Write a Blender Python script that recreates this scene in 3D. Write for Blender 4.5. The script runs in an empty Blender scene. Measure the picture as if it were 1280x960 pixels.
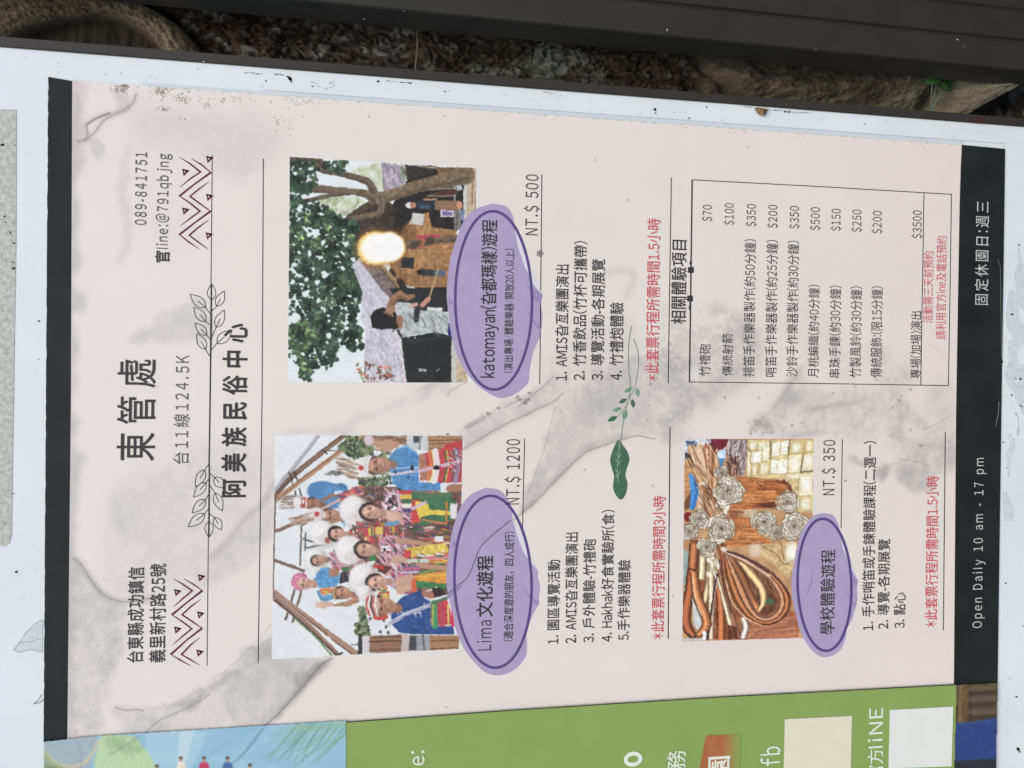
import bpy, math, random
import numpy as np

# ------------------------------------------------------------------ scene
SC = bpy.context.scene
COL = SC.collection
random.seed(7)
RNG = np.random.default_rng(11)

# ------------------------------------------------------------------ camera
# The sign stands upright in the plane Y = 0 facing -Y; the phone was held on its side.
FPX = 1035.0                       # focal length in photo pixels (1280 wide)
TH, RO = math.radians(10.4), math.radians(0.7)
DIST = FPX / 1242.0
ZC = 0.67
_s, _c = math.sin(TH), math.cos(TH)
F = np.array([0.0, _c, -_s])
R0 = np.array([0.0, -_s, -_c]); U0 = np.array([1.0, 0.0, 0.0])
R = math.cos(RO) * R0 + math.sin(RO) * U0
U = math.cos(RO) * U0 - math.sin(RO) * R0
CAM = np.array([0.0, 0.0, ZC]) - DIST * F

cam = bpy.data.cameras.new('camera')
cam.sensor_fit = 'HORIZONTAL'; cam.sensor_width = 36.0
cam.lens = 36.0 * FPX / 1280.0
cam.clip_start = 0.01; cam.clip_end = 500.0
camo = bpy.data.objects.new('camera', cam); COL.objects.link(camo)
from mathutils import Matrix, Vector
camo.matrix_world = Matrix(((R[0], U[0], -F[0], CAM[0]), (R[1], U[1], -F[1], CAM[1]),
                            (R[2], U[2], -F[2], CAM[2]), (0, 0, 0, 1)))
SC.camera = camo

# ------------------------------------------------------------------ sky and sun (bright overcast)
SUN_EL, SUN_AZ = math.radians(58), math.radians(180)      # azimuth from +Y: high in front of the sign
w = bpy.data.worlds.new('World'); SC.world = w; w.use_nodes = True
nt = w.node_tree; bg = nt.nodes['Background']
sky = nt.nodes.new('ShaderNodeTexSky'); sky.sky_type = 'NISHITA'
sky.sun_disc = False; sky.sun_elevation = SUN_EL; sky.sun_rotation = SUN_AZ
sky.air_density = 1.0; sky.dust_density = 3.0; sky.ozone_density = 1.0
nt.links.new(sky.outputs[0], bg.inputs[0]); bg.inputs[1].default_value = 0.12
sl = bpy.data.lights.new('sun', 'SUN'); sl.energy = 1.1; sl.angle = math.radians(30); sl.color = (1.0, 0.95, 0.82)
so = bpy.data.objects.new('sun', sl); COL.objects.link(so)
sd = Vector((math.sin(SUN_AZ) * math.cos(SUN_EL), math.cos(SUN_AZ) * math.cos(SUN_EL), math.sin(SUN_EL)))
so.rotation_euler = sd.to_track_quat('Z', 'Y').to_euler(); so.location = (0, -3, 4)
SC.view_settings.view_transform = 'Standard'; SC.view_settings.look = 'None'
SC.view_settings.exposure = 0.65; SC.view_settings.gamma = 1.0
SC.view_settings.use_curve_mapping = False

# ------------------------------------------------------------------ helpers
def P(px, py, Y=0.0):
    """photo pixel -> world point on the plane at depth Y (arrays allowed)"""
    px = np.asarray(px, float); py = np.asarray(py, float)
    a = (px - 640.0) / FPX; b = (py - 480.0) / FPX
    d = F + a[..., None] * R - b[..., None] * U
    t = (Y - CAM[1]) / d[..., 1]
    return CAM + d * t[..., None]

def proj(X, Y, Z):
    d0, d1, d2 = X - CAM[0], Y - CAM[1], Z - CAM[2]
    dep = d0 * F[0] + d1 * F[1] + d2 * F[2]
    return (640 + FPX * (d0 * R[0] + d1 * R[1] + d2 * R[2]) / dep,
            480 - FPX * (d0 * U[0] + d1 * U[1] + d2 * U[2]) / dep)

def lin(c):
    c = np.asarray(c, float) / 255.0
    return np.where(c <= 0.04045, c / 12.92, ((c + 0.055) / 1.055) ** 2.4)

def mat(name, c, rough=0.5, spec=0.35, var=0.06, scale=60.0, bump=0.0, bscale=300.0, coat=0.0):
    """plain procedural material: base colour broken up by two noises"""
    m = bpy.data.materials.new(name); m.use_nodes = True
    n = m.node_tree.nodes; l = m.node_tree.links
    b = n['Principled BSDF']
    b.inputs['Roughness'].default_value = rough
    b.inputs['Specular IOR Level'].default_value = spec
    if coat: b.inputs['Coat Weight'].default_value = coat; b.inputs['Coat Roughness'].default_value = 0.12
    tc = n.new('ShaderNodeTexCoord')
    nz = n.new('ShaderNodeTexNoise'); nz.inputs['Scale'].default_value = scale; nz.inputs['Detail'].default_value = 6.0
    l.new(tc.outputs['Object'], nz.inputs['Vector'])
    rp = n.new('ShaderNodeValToRGB')
    lo = lin(c) * (1 - var); hi = np.minimum(lin(c) * (1 + var), 0.98)
    rp.color_ramp.elements[0].position = 0.3; rp.color_ramp.elements[1].position = 0.7
    rp.color_ramp.elements[0].color = (*lo, 1); rp.color_ramp.elements[1].color = (*hi, 1)
    l.new(nz.outputs['Fac'], rp.inputs[0]); l.new(rp.outputs[0], b.inputs['Base Color'])
    if bump:
        n2 = n.new('ShaderNodeTexNoise'); n2.inputs['Scale'].default_value = bscale; n2.inputs['Detail'].default_value = 4.0
        l.new(tc.outputs['Object'], n2.inputs['Vector'])
        bp = n.new('ShaderNodeBump'); bp.inputs['Strength'].default_value = bump; bp.inputs['Distance'].default_value = 0.002
        l.new(n2.outputs['Fac'], bp.inputs['Height']); l.new(bp.outputs[0], b.inputs['Normal'])
    return m

def cmat(name, rough=0.5, spec=0.35, scale=220.0, var=0.05, bump=0.0, bscale=90.0):
    """material of a printed or naturally patterned surface: colours sit on the mesh, fine noise over them"""
    m = bpy.data.materials.new(name); m.use_nodes = True
    n = m.node_tree.nodes; l = m.node_tree.links
    b = n['Principled BSDF']; b.inputs['Roughness'].default_value = rough
    b.inputs['Specular IOR Level'].default_value = spec
    va = n.new('ShaderNodeVertexColor'); va.layer_name = 'print'
    tc = n.new('ShaderNodeTexCoord')
    nz = n.new('ShaderNodeTexNoise'); nz.inputs['Scale'].default_value = scale; nz.inputs['Detail'].default_value = 5.0
    l.new(tc.outputs['Object'], nz.inputs['Vector'])
    mr = n.new('ShaderNodeMapRange'); mr.inputs['From Min'].default_value = 0.3; mr.inputs['From Max'].default_value = 0.7
    mr.inputs['To Min'].default_value = 1 - var; mr.inputs['To Max'].default_value = 1 + var
    l.new(nz.outputs['Fac'], mr.inputs['Value'])
    mx = n.new('ShaderNodeVectorMath'); mx.operation = 'SCALE'
    l.new(va.outputs['Color'], mx.inputs[0]); l.new(mr.outputs[0], mx.inputs['Scale'])
    l.new(mx.outputs[0], b.inputs['Base Color'])
    if bump:
        n2 = n.new('ShaderNodeTexNoise'); n2.inputs['Scale'].default_value = bscale; n2.inputs['Detail'].default_value = 3.0
        l.new(tc.outputs['Object'], n2.inputs['Vector'])
        bp = n.new('ShaderNodeBump'); bp.inputs['Strength'].default_value = bump; bp.inputs['Distance'].default_value = 0.002
        l.new(n2.outputs['Fac'], bp.inputs['Height']); l.new(bp.outputs[0], b.inputs['Normal'])
    return m

def link(name, me, parent=None):
    o = bpy.data.objects.new(name, me); COL.objects.link(o)
    if parent is not None:
        o.parent = parent
        p = parent; M = Vector((0, 0, 0))
        while p is not None:
            M += p.location; p = p.parent
        o.location = -M                 # meshes are written in world coordinates
    return o

def obj(name, verts, faces, m, parent=None, smooth=False):
    me = bpy.data.meshes.new(name)
    me.from_pydata([tuple(map(float, v)) for v in verts], [], faces)
    me.materials.append(m); me.update()
    if smooth: me.polygons.foreach_set('use_smooth', [True] * len(me.polygons))
    return link(name, me, parent)

def thing(name, loc, label, cat, group=None):
    o = bpy.data.objects.new(name, None); COL.objects.link(o); o.location = loc
    o.empty_display_size = 0.05
    return tag(o, label, cat, group)

def tag(o, label=None, cat=None, group=None, kind=None):
    if label: o['label'] = label
    if cat: o['category'] = cat
    if group: o['group'] = group
    if kind: o['kind'] = kind
    return o

def grid_obj(name, V, C, m, parent=None, smooth=True, mask=None, mats=None, midx=None):
    """V: (h,w,3) world points, C: (h,w,3) linear colours"""
    h, wd = V.shape[:2]
    idx = np.arange(h * wd).reshape(h, wd)
    q = np.stack([idx[:-1, :-1], idx[1:, :-1], idx[1:, 1:], idx[:-1, 1:]], -1).reshape(-1, 4)
    v = V.reshape(-1, 3); c = C.reshape(-1, 3)
    if mask is not None:
        q = q[mask.reshape(-1)]
        used = np.unique(q); rm = np.full(h * wd, -1); rm[used] = np.arange(len(used))
        q = rm[q]; v = v[used]; c = c[used]
    me = bpy.data.meshes.new(name)
    me.vertices.add(len(v)); me.vertices.foreach_set('co', v.astype(np.float32).ravel())
    me.loops.add(len(q) * 4); me.loops.foreach_set('vertex_index', q.astype(np.int32).ravel())
    me.polygons.add(len(q)); me.polygons.foreach_set('loop_start', np.arange(0, len(q) * 4, 4, dtype=np.int32))
    me.update(calc_edges=True)
    if smooth: me.polygons.foreach_set('use_smooth', np.ones(len(q), bool))
    ca = me.color_attributes.new('print', 'FLOAT_COLOR', 'POINT')
    ca.data.foreach_set('color', np.concatenate([c, np.ones((len(c), 1))], 1).astype(np.float32).ravel())
    me.materials.append(m); me.validate()
    return link(name, me, parent)

def flat(name, pts, Y, m, parent=None, thick=0.0):
    """polygon given in photo pixels, lying at depth Y; with thickness it becomes a slab"""
    v = [tuple(p) for p in P([p[0] for p in pts], [p[1] for p in pts], Y)]
    n = len(v); faces = [list(range(n))]
    if thick:
        v += [(a, b + thick, c) for a, b, c in v]
        faces += [list(range(2 * n - 1, n - 1, -1))]
        faces += [[i, n + i, n + (i + 1) % n, (i + 1) % n] for i in range(n)]
    return obj(name, v, faces, m, parent)

def strips(lines, Y):
    """polylines (pts, width) in photo pixels -> one flat mesh"""
    V, Fc = [], []
    for k, (pts, wd) in enumerate(lines):
        a = np.array(pts, float); n = len(a)
        if np.isscalar(wd): wd = [wd] * n
        t = np.zeros_like(a); t[1:-1] = a[2:] - a[:-2]; t[0] = a[1] - a[0]; t[-1] = a[-1] - a[-2]
        t /= np.linalg.norm(t, axis=1)[:, None] + 1e-9
        nn = np.stack([-t[:, 1], t[:, 0]], 1) * (np.array(wd)[:, None] / 2)
        for i in range(1, n - 1):                       # mitre
            d1 = a[i] - a[i - 1]; d2 = a[i + 1] - a[i]
            cs = np.dot(d1, d2) / (np.linalg.norm(d1) * np.linalg.norm(d2) + 1e-9)
            nn[i] /= max(0.45, math.sqrt(max(0.0, (1 + cs) / 2)))
        b = len(V)
        pa = P(*(a + nn).T, Y - k * 3e-6); pb = P(*(a - nn).T, Y - k * 3e-6)
        for i in range(n): V += [pa[i], pb[i]]
        for i in range(n - 1): Fc.append([b + 2 * i, b + 2 * i + 1, b + 2 * i + 3, b + 2 * i + 2])
    return V, Fc

def strip_obj(name, lines, Y, m, parent): 
    V, Fc = strips(lines, Y); return obj(name, V, Fc, m, parent)

def curve(pts, n=8):
    """Catmull-Rom through the points"""
    a = np.array(pts, float); a = np.vstack([2 * a[0] - a[1], a, 2 * a[-1] - a[-2]]); out = []
    for i in range(1, len(a) - 2):
        for k in range(n):
            t = k / n
            out.append(0.5 * ((2 * a[i]) + (a[i + 1] - a[i - 1]) * t + (2 * a[i - 1] - 5 * a[i] + 4 * a[i + 1] - a[i + 2]) * t * t
                              + (-a[i - 1] + 3 * a[i] - 3 * a[i + 1] + a[i + 2]) * t ** 3))
    out.append(a[-2]); return [tuple(p) for p in out]

def ellipse(cx, cy, rx, ry, n=64, rot=0.0):
    t = np.linspace(0, 2 * np.pi, n, endpoint=False); c, s = math.cos(rot), math.sin(rot)
    x, y = rx * np.cos(t), ry * np.sin(t)
    return [(cx + x[i] * c - y[i] * s, cy + x[i] * s + y[i] * c) for i in range(n)]

def box(name, x0, x1, y0, y1, z0, z1, m, parent=None, bev=0.0):
    import bmesh
    bm = bmesh.new(); bmesh.ops.create_cube(bm, size=1.0)
    for v in bm.verts:
        v.co = Vector(((x0 + x1) / 2 + v.co.x * (x1 - x0), (y0 + y1) / 2 + v.co.y * (y1 - y0), (z0 + z1) / 2 + v.co.z * (z1 - z0)))
    if bev: bmesh.ops.bevel(bm, geom=list(bm.edges), offset=bev, segments=2, affect='EDGES')
    me = bpy.data.meshes.new(name); bm.to_mesh(me); bm.free(); me.materials.append(m)
    return link(name, me, parent)

def vnoise(X, Y, seed=0, oct=4, gain=0.55):
    """fractal value noise on arrays, about 0..1"""
    r = np.random.default_rng(seed); T = r.random((256, 256)).astype(np.float32)
    out = 0; amp = 1; tot = 0
    for o in range(oct):
        x = X * 2 ** o + 17.3 * o; y = Y * 2 ** o + 9.1 * o
        xi = np.floor(x).astype(int); yi = np.floor(y).astype(int); fx = x - xi; fy = y - yi
        fx = fx * fx * (3 - 2 * fx); fy = fy * fy * (3 - 2 * fy)
        a = T[yi & 255, xi & 255]; b = T[yi & 255, (xi + 1) & 255]; c = T[(yi + 1) & 255, xi & 255]; d = T[(yi + 1) & 255, (xi + 1) & 255]
        out = out + amp * ((a * (1 - fx) + b * fx) * (1 - fy) + (c * (1 - fx) + d * fx) * fy)
        tot += amp; amp *= gain
    return out / tot

def worley(X, Y, seed=0):
    """F1, F2 and cell value of jittered cells of size 1"""
    r = np.random.default_rng(seed); J = r.random((256, 256, 3)).astype(np.float32)
    xi = np.floor(X).astype(int); yi = np.floor(Y).astype(int)
    f1 = np.full(X.shape, 9.0); f2 = np.full(X.shape, 9.0); cv = np.zeros(X.shape)
    for dx in (-1, 0, 1):
        for dy in (-1, 0, 1):
            j = J[(yi + dy) & 255, (xi + dx) & 255]
            d = np.hypot(xi + dx + j[..., 0] - X, yi + dy + j[..., 1] - Y)
            nr = d < f1
            f2 = np.where(nr, f1, np.minimum(f2, d)); cv = np.where(nr, j[..., 2], cv); f1 = np.where(nr, d, f1)
    return f1, f2, cv

class Canvas:
    """what the printer laid down on a sheet: colours on a fine grid, in the sheet's own frame"""
    def __init__(s, x0, y0, x1, y1, sc, bgc):
        s.sc = sc; s.x = np.arange(x0, x1 + 1e-6, 1.0 / sc); s.y = np.arange(y0, y1 + 1e-6, 1.0 / sc)
        s.X, s.Y = np.meshgrid(s.x, s.y); s.A = np.empty(s.X.shape + (3,), np.float32); s.A[:] = bgc
        s.N = vnoise(s.X * 0.35, s.Y * 0.35, 5, 3)
    def sub(s, x0, y0, x1, y1):
        i0 = np.searchsorted(s.x, x0); i1 = np.searchsorted(s.x, x1, 'right'); j0 = np.searchsorted(s.y, y0); j1 = np.searchsorted(s.y, y1, 'right')
        return slice(j0, j1), slice(i0, i1)
    def put(s, sl, m, c, nz=0.0):
        if m.size == 0: return
        c = np.asarray(c, np.float32)
        col = c if not nz else c * (1 + nz * 2 * (s.N[sl] - 0.5))[..., None]
        a = s.A[sl]; mm = m[..., None].astype(np.float32)
        s.A[sl] = a * (1 - mm) + col * mm
    def pmask(s, pts):
        p = np.array(pts, float); sl = s.sub(p[:, 0].min(), p[:, 1].min(), p[:, 0].max(), p[:, 1].max())
        X, Y = s.X[sl], s.Y[sl]; ins = np.zeros(X.shape, bool); n = len(p)
        for i in range(n):
            ax, ay = p[i]; bx, by = p[(i + 1) % n]
            if ay == by: continue
            ins ^= ((ay > Y) != (by > Y)) & (X < (bx - ax) * (Y - ay) / (by - ay) + ax)
        return sl, ins
    def poly(s, pts, c, a=1.0, nz=0.0):
        sl, m = s.pmask(pts); s.put(sl, m * a, c, nz)
    def line(s, pts, wd, c, a=1.0, nz=0.0):
        p = np.array(pts, float); n = len(p)
        wds = [wd] * n if np.isscalar(wd) else list(np.interp(np.linspace(0, 1, n), np.linspace(0, 1, len(wd)), wd))
        g = max(wds) / 2 + 1; sl = s.sub(p[:, 0].min() - g, p[:, 1].min() - g, p[:, 0].max() + g, p[:, 1].max() + g)
        X, Y = s.X[sl], s.Y[sl]; m = np.zeros(X.shape)
        for i in range(n - 1):
            d = p[i + 1] - p[i]; L = (d @ d) + 1e-9
            t = np.clip(((X - p[i, 0]) * d[0] + (Y - p[i, 1]) * d[1]) / L, 0, 1)
            ds = np.hypot(X - p[i, 0] - t * d[0], Y - p[i, 1] - t * d[1])
            r = (wds[i] * (1 - t) + wds[i + 1] * t) / 2
            m = np.maximum(m, np.clip((r - ds) * s.sc + 0.5, 0, 1))
        s.put(sl, m * a, c, nz)
    def ell(s, cx, cy, rx, ry, c, a=1.0, rot=0.0, soft=0.0, nz=0.0):
        g = max(rx, ry) * (1 + soft) + 1; sl = s.sub(cx - g, cy - g, cx + g, cy + g)
        X, Y = s.X[sl] - cx, s.Y[sl] - cy; cs, sn = math.cos(rot), math.sin(rot)
        d = np.hypot((X * cs + Y * sn) / rx, (-X * sn + Y * cs) / ry)
        k = soft if soft else 1.0 / (min(rx, ry) * s.sc)
        s.put(sl, np.clip((1 + k / 2 - d) / k, 0, 1) * a, c, nz)
    def inside(s, pts):
        """random point inside a polygon"""
        p = np.array(pts, float)
        while True:
            x, y = random.uniform(p[:, 0].min(), p[:, 0].max()), random.uniform(p[:, 1].min(), p[:, 1].max()); ins = False
            for i in range(len(p)):
                ax, ay = p[i]; bx, by = p[(i + 1) % len(p)]
                if (ay > y) != (by > y) and x < (bx - ax) * (y - ay) / (by - ay) + ax: ins = not ins
            if ins: return x, y
    def scatter(s, pts, n, rx, ry, cols, a=1.0, rot=None, soft=0.0):
        for _ in range(n):
            x, y = s.inside(pts)
            s.ell(x, y, random.uniform(*rx), random.uniform(*ry), random.choice(cols), a, random.uniform(0, 3.14) if rot is None else rot + random.uniform(-.3, .3), soft)
    def dashes(s, pts, n, ln, wd, ang, cols, a=1.0, spread=0.2):
        for _ in range(n):
            x, y = s.inside(pts); t = ang + random.uniform(-spread, spread); L = random.uniform(*ln) / 2
            s.line([(x - L * math.cos(t), y - L * math.sin(t)), (x + L * math.cos(t), y + L * math.sin(t))], random.uniform(*wd), random.choice(cols), a)
    def blur(s, r=1):
        for ax in (0, 1):
            for _ in range(2):
                b = np.roll(s.A, 1, ax); c = np.roll(s.A, -1, ax)
                e = [slice(None)] * 3; e[ax] = slice(1, -1); e = tuple(e)
                s.A[e] = (s.A[e] * 2 + (b[e] + c[e]) * r) / (2 + 2 * r)
    def ribbon(s, pts, wd, base, n=9, dark=.55, light=1.28, edge=True):
        """a split strip with its long fibres: side by side lines, paler along its back"""
        p = np.array(curve(pts, 8)); t = np.gradient(p, axis=0); t /= np.linalg.norm(t, axis=1)[:, None] + 1e-9; nn = np.stack([-t[:, 1], t[:, 0]], 1)
        w = np.interp(np.linspace(0, 1, len(p)), np.linspace(0, 1, len(wd)), wd) if not np.isscalar(wd) else np.full(len(p), wd)
        for k in range(n):
            u = (k + .5) / n; sh = dark + (light - dark) * math.sin(math.pi * u ** 1.3) ** 1.2 + random.uniform(-.13, .13)
            s.line([tuple(a) for a in p + nn * ((u - .5) * w)[:, None]], list(w / n * 1.6), np.clip(np.array(base) * sh, 0, 250))
        if edge:
            for q in (-.5, .5): s.line([tuple(a) for a in p + nn * (q * w)[:, None]], .8, tuple(v * .38 for v in base), .7)
    def warp(s, amp=.9, sc=.30):
        H, W = s.X.shape; j, i = np.mgrid[0:H, 0:W]; q = amp * s.sc * 4
        dx = (vnoise(s.X * sc, s.Y * sc, 27, 3, .7) - .5) * q; dy = (vnoise(s.X * sc, s.Y * sc, 28, 3, .7) - .5) * q
        s.A[:] = s.A[np.clip(j + dy, 0, H - 1).astype(int), np.clip(i + dx, 0, W - 1).astype(int)]
    def grain(s, k=.10):
        g = vnoise(s.X * .75, s.Y * .75, 19, 3, .8) - .5; g2 = vnoise(s.X * .12, s.Y * .12, 20, 3) - .5
        s.A *= (1 + 2 * k * g + k * g2)[..., None].astype(np.float32)
    def build(s, name, Y, m, parent, mask=None):
        V = P(s.X, s.Y, Y)
        return grid_obj(name, V, lin(np.clip(s.A, 0, 255)), m, parent, mask=mask)

def boxblur(a, r):
    r = int(r)
    if r < 1: return a
    for ax in (0, 1):
        for _ in range(2):
            p = np.pad(a, [(r + 1, r) if i == ax else (0, 0) for i in (0, 1)], 'edge'); c = np.cumsum(p, ax)
            hi = [slice(None)] * 2; lo = [slice(None)] * 2; n = a.shape[ax]
            hi[ax] = slice(2 * r + 1, 2 * r + 1 + n); lo[ax] = slice(0, n)
            a = (c[tuple(hi)] - c[tuple(lo)]) / (2 * r + 1)
    return a

def Zm(ox, oy, k):
    """measuring frame: enlargement k with its corner at photo pixel (ox, oy)"""
    return lambda *p: [(ox + x / k, oy + y / k) for x, y in p]


# ================================================================== ground
M_soil = cmat('dark_soil', 0.95, 0.1, 90.0, 0.25, 0.8, 160.0)
def make_ground():
    xs = np.concatenate([[-300, -80, -25, -9, -4, -2, -1.2, -.7, -.3, 0], np.arange(.04, .9, .006), [1, 1.3, 1.8, 2.6, 4, 9, 25, 80, 300]])
    ys = np.concatenate([[-300, -80, -25, -9, -4, -2, -1, -.5, -.2, -.05], np.arange(0, .5, .006), [.6, .9, 1.5, 2.5, 4, 9, 25, 80, 300]])
    X, Y = np.meshgrid(xs, ys)
    near = np.exp(-((X - .45) ** 2 + (Y - .2) ** 2) / .25)
    n = vnoise(X * 45, Y * 45, 3, 4); f1, f2, cv = worley(X * 60, Y * 60, 4)
    peb = np.clip(.55 - f1, 0, 1) * (cv > .72)
    Z = near * ((n - .5) * .020 + peb * .018)
    base = np.array([0.030, 0.025, 0.018]); far = np.array([0.16, 0.15, 0.13])
    C = base * (0.7 + 0.7 * n[..., None]); C = np.where((peb > 0.02)[..., None], np.array([.11, .105, .09]) * (.6 + .6 * cv[..., None]), C)
    C = C * near[..., None] + far * (1 - near[..., None])
    o = grid_obj('ground', np.stack([X, Y, Z], -1), C, M_soil); o['kind'] = 'structure'
make_ground()

# ================================================================== tree behind the sign
M_bark = cmat('bark', 0.92, 0.15, 420.0, 0.3, 0.45, 600.0)
M_scar = cmat('healed_wood', 0.9, 0.15, 420.0, 0.2, 0.6, 900.0)
TX, TR, TF = 0.42, 0.34, 0.105            # trunk centre X, radius, Y of its front face
tree = thing('tree', (TX, TF + TR, 0.0), 'old grey-brown tree trunk with rough bark and a healed round branch cut, behind the sign', 'tree')

def make_trunk():
    a0, a1 = math.asin((.26 - TX) / TR), math.asin((.50 - TX) / TR)
    xs = np.concatenate([TX + TR * np.sin(np.linspace(-1.55, a0, 50)[:-1]), np.arange(.26, .50, .0013), TX + TR * np.sin(np.linspace(a1, 1.55, 190)[1:])])
    zs = np.concatenate([np.linspace(-.06, .0, 5)[:-1], np.arange(0, 1.22, .0015), np.linspace(1.22, 2.4, 24)[1:]])
    X, Z = np.meshgrid(xs, zs)
    flare = .22 * np.exp(-np.clip(Z, 0, 9) / .12)
    r = TR + 0.0 * Z
    Y = TF + TR - np.sqrt(np.maximum(r ** 2 - (X - TX) ** 2, 1e-6))
    Y -= flare * .25
    px, py = proj(X, Y, Z)
    Xg = X; nx = np.clip((X - TX) / TR, -1, 1); ny = -np.sqrt(1 - nx ** 2); X = TX + TR * np.arcsin(nx)      # distance round the trunk
    # bark plates, longer along the trunk
    wx = X + .006 * (vnoise(X * 55, Z * 30, 21, 4) - .5); wz = Z + .018 * (vnoise(X * 50, Z * 22, 22, 4) - .5)
    f1, f2, cv = worley(wx * 135, wz * 48, 8); g = np.clip((f2 - f1) / .30, 0, 1)
    n1 = vnoise(X * 30, Z * 16, 1, 5); n2 = vnoise(X * 300, Z * 190, 2, 4)
    fl = vnoise(wx * 95, wz * 28, 23, 6, .62); q = fl * 11; ter = (np.floor(q) + np.clip((q - np.floor(q) - .72) / .28, 0, 1)) / 11      # flakes lying over one another
    rid = 1 - np.abs(2 * vnoise(wx * 150, wz * 60, 24, 4, .6) - 1)
    def crack(a, k): return np.clip(1 - np.abs(2 * a - 1) * k, 0, 1)
    ux = X + .010 * (vnoise(X * 70, Z * 30, 25, 4) - .5); uz = Z + .03 * (vnoise(X * 60, Z * 24, 26, 4) - .5)
    cr = np.maximum(crack(vnoise(ux * 95, uz * 15, 34, 3, .5), 5.5), .75 * crack(vnoise(ux * 60 + 5, uz * 55, 35, 3, .5), 7.0))
    cr = np.maximum(cr, .5 * crack(vnoise(ux * 210, uz * 60, 36, 3, .5), 5.0))
    hb = -.0085 * cr ** .8 + (ter - .5) * .009 + (n1 - .5) * .020 + .0014 * cv * np.clip(g * 2, 0, 1) + (n2 - .5) * .0022
    # smooth roots low down (right-hand side of the picture)
    rn = vnoise(X * 42, Z * 17, 31, 4); rn2 = vnoise(X * 200 + Z * 40, Z * 55, 32, 5, .6)
    q = (py - (70 + (px - 880) * .75))                         # furrow running down to the root
    wroot = np.clip((px - 868 - 26 * (rn - .5) - np.clip(100 - py, -40, 60) * -.55) / 26, 0, 1)
    hr = .006 + (rn - .5) * .020 + (rn2 - .5) * .009 + (vnoise(X * 480 + Z * 90, Z * 200, 33, 4) - .5) * .006
    ridge = np.exp(-((py - 108 - 8 * np.sin(px / 38.0)) / 15) ** 2) * .020
    hr = hr + ridge - .035 * np.exp(-((px - 1166 - (py - 110) * -.25) / 13) ** 2)
    # second root, leaning away to the right; soil beyond
    lean = (px - 1215) + (py - 120) * 1.6
    hr = hr + .018 * np.exp(-(lean / 30) ** 2)
    gone = np.clip((px - 1232 + (py - 120) * 1.5) / 26, 0, 1)
    h = hb * (1 - wroot) + hr * wroot
    h = h - .10 * gone * np.clip((.55 - X) / .05, 0, 1)
    # furrow between bark and root
    h = h - .020 * np.exp(-((px - 872 - (py - 75) * .9) / 12) ** 2)
    # healed branch cut
    rx = np.where(px < 122, 140.0, 92.0); ang = np.arctan2((py - 96) / 74, (px - 122) / rx)
    rho = np.hypot((px - 122) / rx, (py - 96) / 74)
    wob = .05 * (vnoise(ang * 2.2 + 9, rho * 2, 41, 3) - .5); rho = rho + wob
    outer = np.where(px < 122, 2.3, 1.46 + .06 * np.cos(3 * ang))
    inn = np.clip((1.0 - rho) / .06, 0, 1); ringw = np.clip((outer - rho) / .07, 0, 1) * (1 - inn)
    t = np.clip((rho - 1) / (outer - 1), 0, 1)
    fib = vnoise(ang * 13, rho * 85, 42, 5, .7); fib2 = vnoise(ang * 7, rho * 26, 43, 3)
    hring = .020 * np.sin(np.pi * np.clip(t * .9 + .12, 0, 1)) ** .6 + (fib - .5) * .009 + (fib2 - .5) * .004 + (vnoise(X * 500, Z * 500, 46, 3) - .5) * .004
    hin = -.010 + (vnoise(px * .11, py * .03, 44, 4) - .5) * .005
    fol = np.clip(px / 60 + (40 - py) / 40, 0, 1)
    sc = ringw + inn
    h = h * (1 - sc) + hring * ringw + hin * inn
    h = h - .014 * np.exp(-((rho - outer) / .06) ** 2) * (px > 122) * (Z > .55)
    Y = Y + ny * h; Xg = Xg + nx * h
    # colours of the bark itself: brown, grey-brown, lichen, brown root, soil-dark
    def band(a, b, s=30): return np.clip((px - a) / s, 0, 1) * np.clip((b - px) / s, 0, 1)
    C = np.zeros(X.shape + (3,)); C[:] = lin((84, 74, 63))
    def mixc(c, a):
        nonlocal C
        C = C * (1 - a[..., None]) + lin(c) * a[..., None]
    mixc((76, 62, 50), band(215, 345) * .8)
    mixc((98, 90, 78), band(345, 520, 60) * np.clip((vnoise(ux * 60, uz * 26, 38, 4) - .42) * 6, 0, 1))
    lich = np.clip((vnoise(X * 45, Z * 26, 51, 4) - .47) * 9, 0, 1)
    mixc((128, 131, 119), band(505, 760, 50) * np.clip(lich * .9, 0, 1))
    mixc((150, 152, 142), np.clip((vnoise(X * 90, Z * 60, 52, 3) - .62) * 9, 0, 1) * .6)
    mixc((62, 52, 42), band(740, 900, 40) * .6)
    C = C * (.20 + .45 * np.clip((ter - .25) * 1.7, 0, 1) + .22 * cv + .60 * vnoise(ux * 45, uz * 20, 37, 4) + .45 * n2)[..., None]
    C = np.clip(C * (1 - .55 * cr)[..., None], .010, .8)
    fn = vnoise(X * 460 + Z * 90, Z * 150, 54, 4, .7)
    rootc = lin((98, 88, 74)) * (.22 + .8 * rn2 + .75 * fn)[..., None]
    rootc = rootc * (1 - .45 * np.clip((vnoise(X * 50, Z * 50, 53, 4) - .52) * 6, 0, 1))[..., None]
    lt = np.clip((px - 1080) / 60, 0, 1)[..., None]
    rootc = rootc * (1 - .8 * lt) + lin((124, 117, 98)) * (.20 + .9 * rn2 + .7 * fn)[..., None] * .8 * lt
    C = C * (1 - wroot[..., None]) + rootc * wroot[..., None]
    gone = gone * np.clip((.55 - X) / .05, 0, 1)
    C = C * (1 - gone[..., None]) + lin((56, 50, 42)) * gone[..., None]
    tan = lin((146, 133, 110)) * (.30 + 1.35 * fib * .75 + .25 * fib2)[..., None]
    crk = np.clip((vnoise(ang * 9, rho * 70, 47, 3, .6) - .60) * 9, 0, 1)[..., None]; tan = tan * (1 - .6 * crk)
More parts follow.
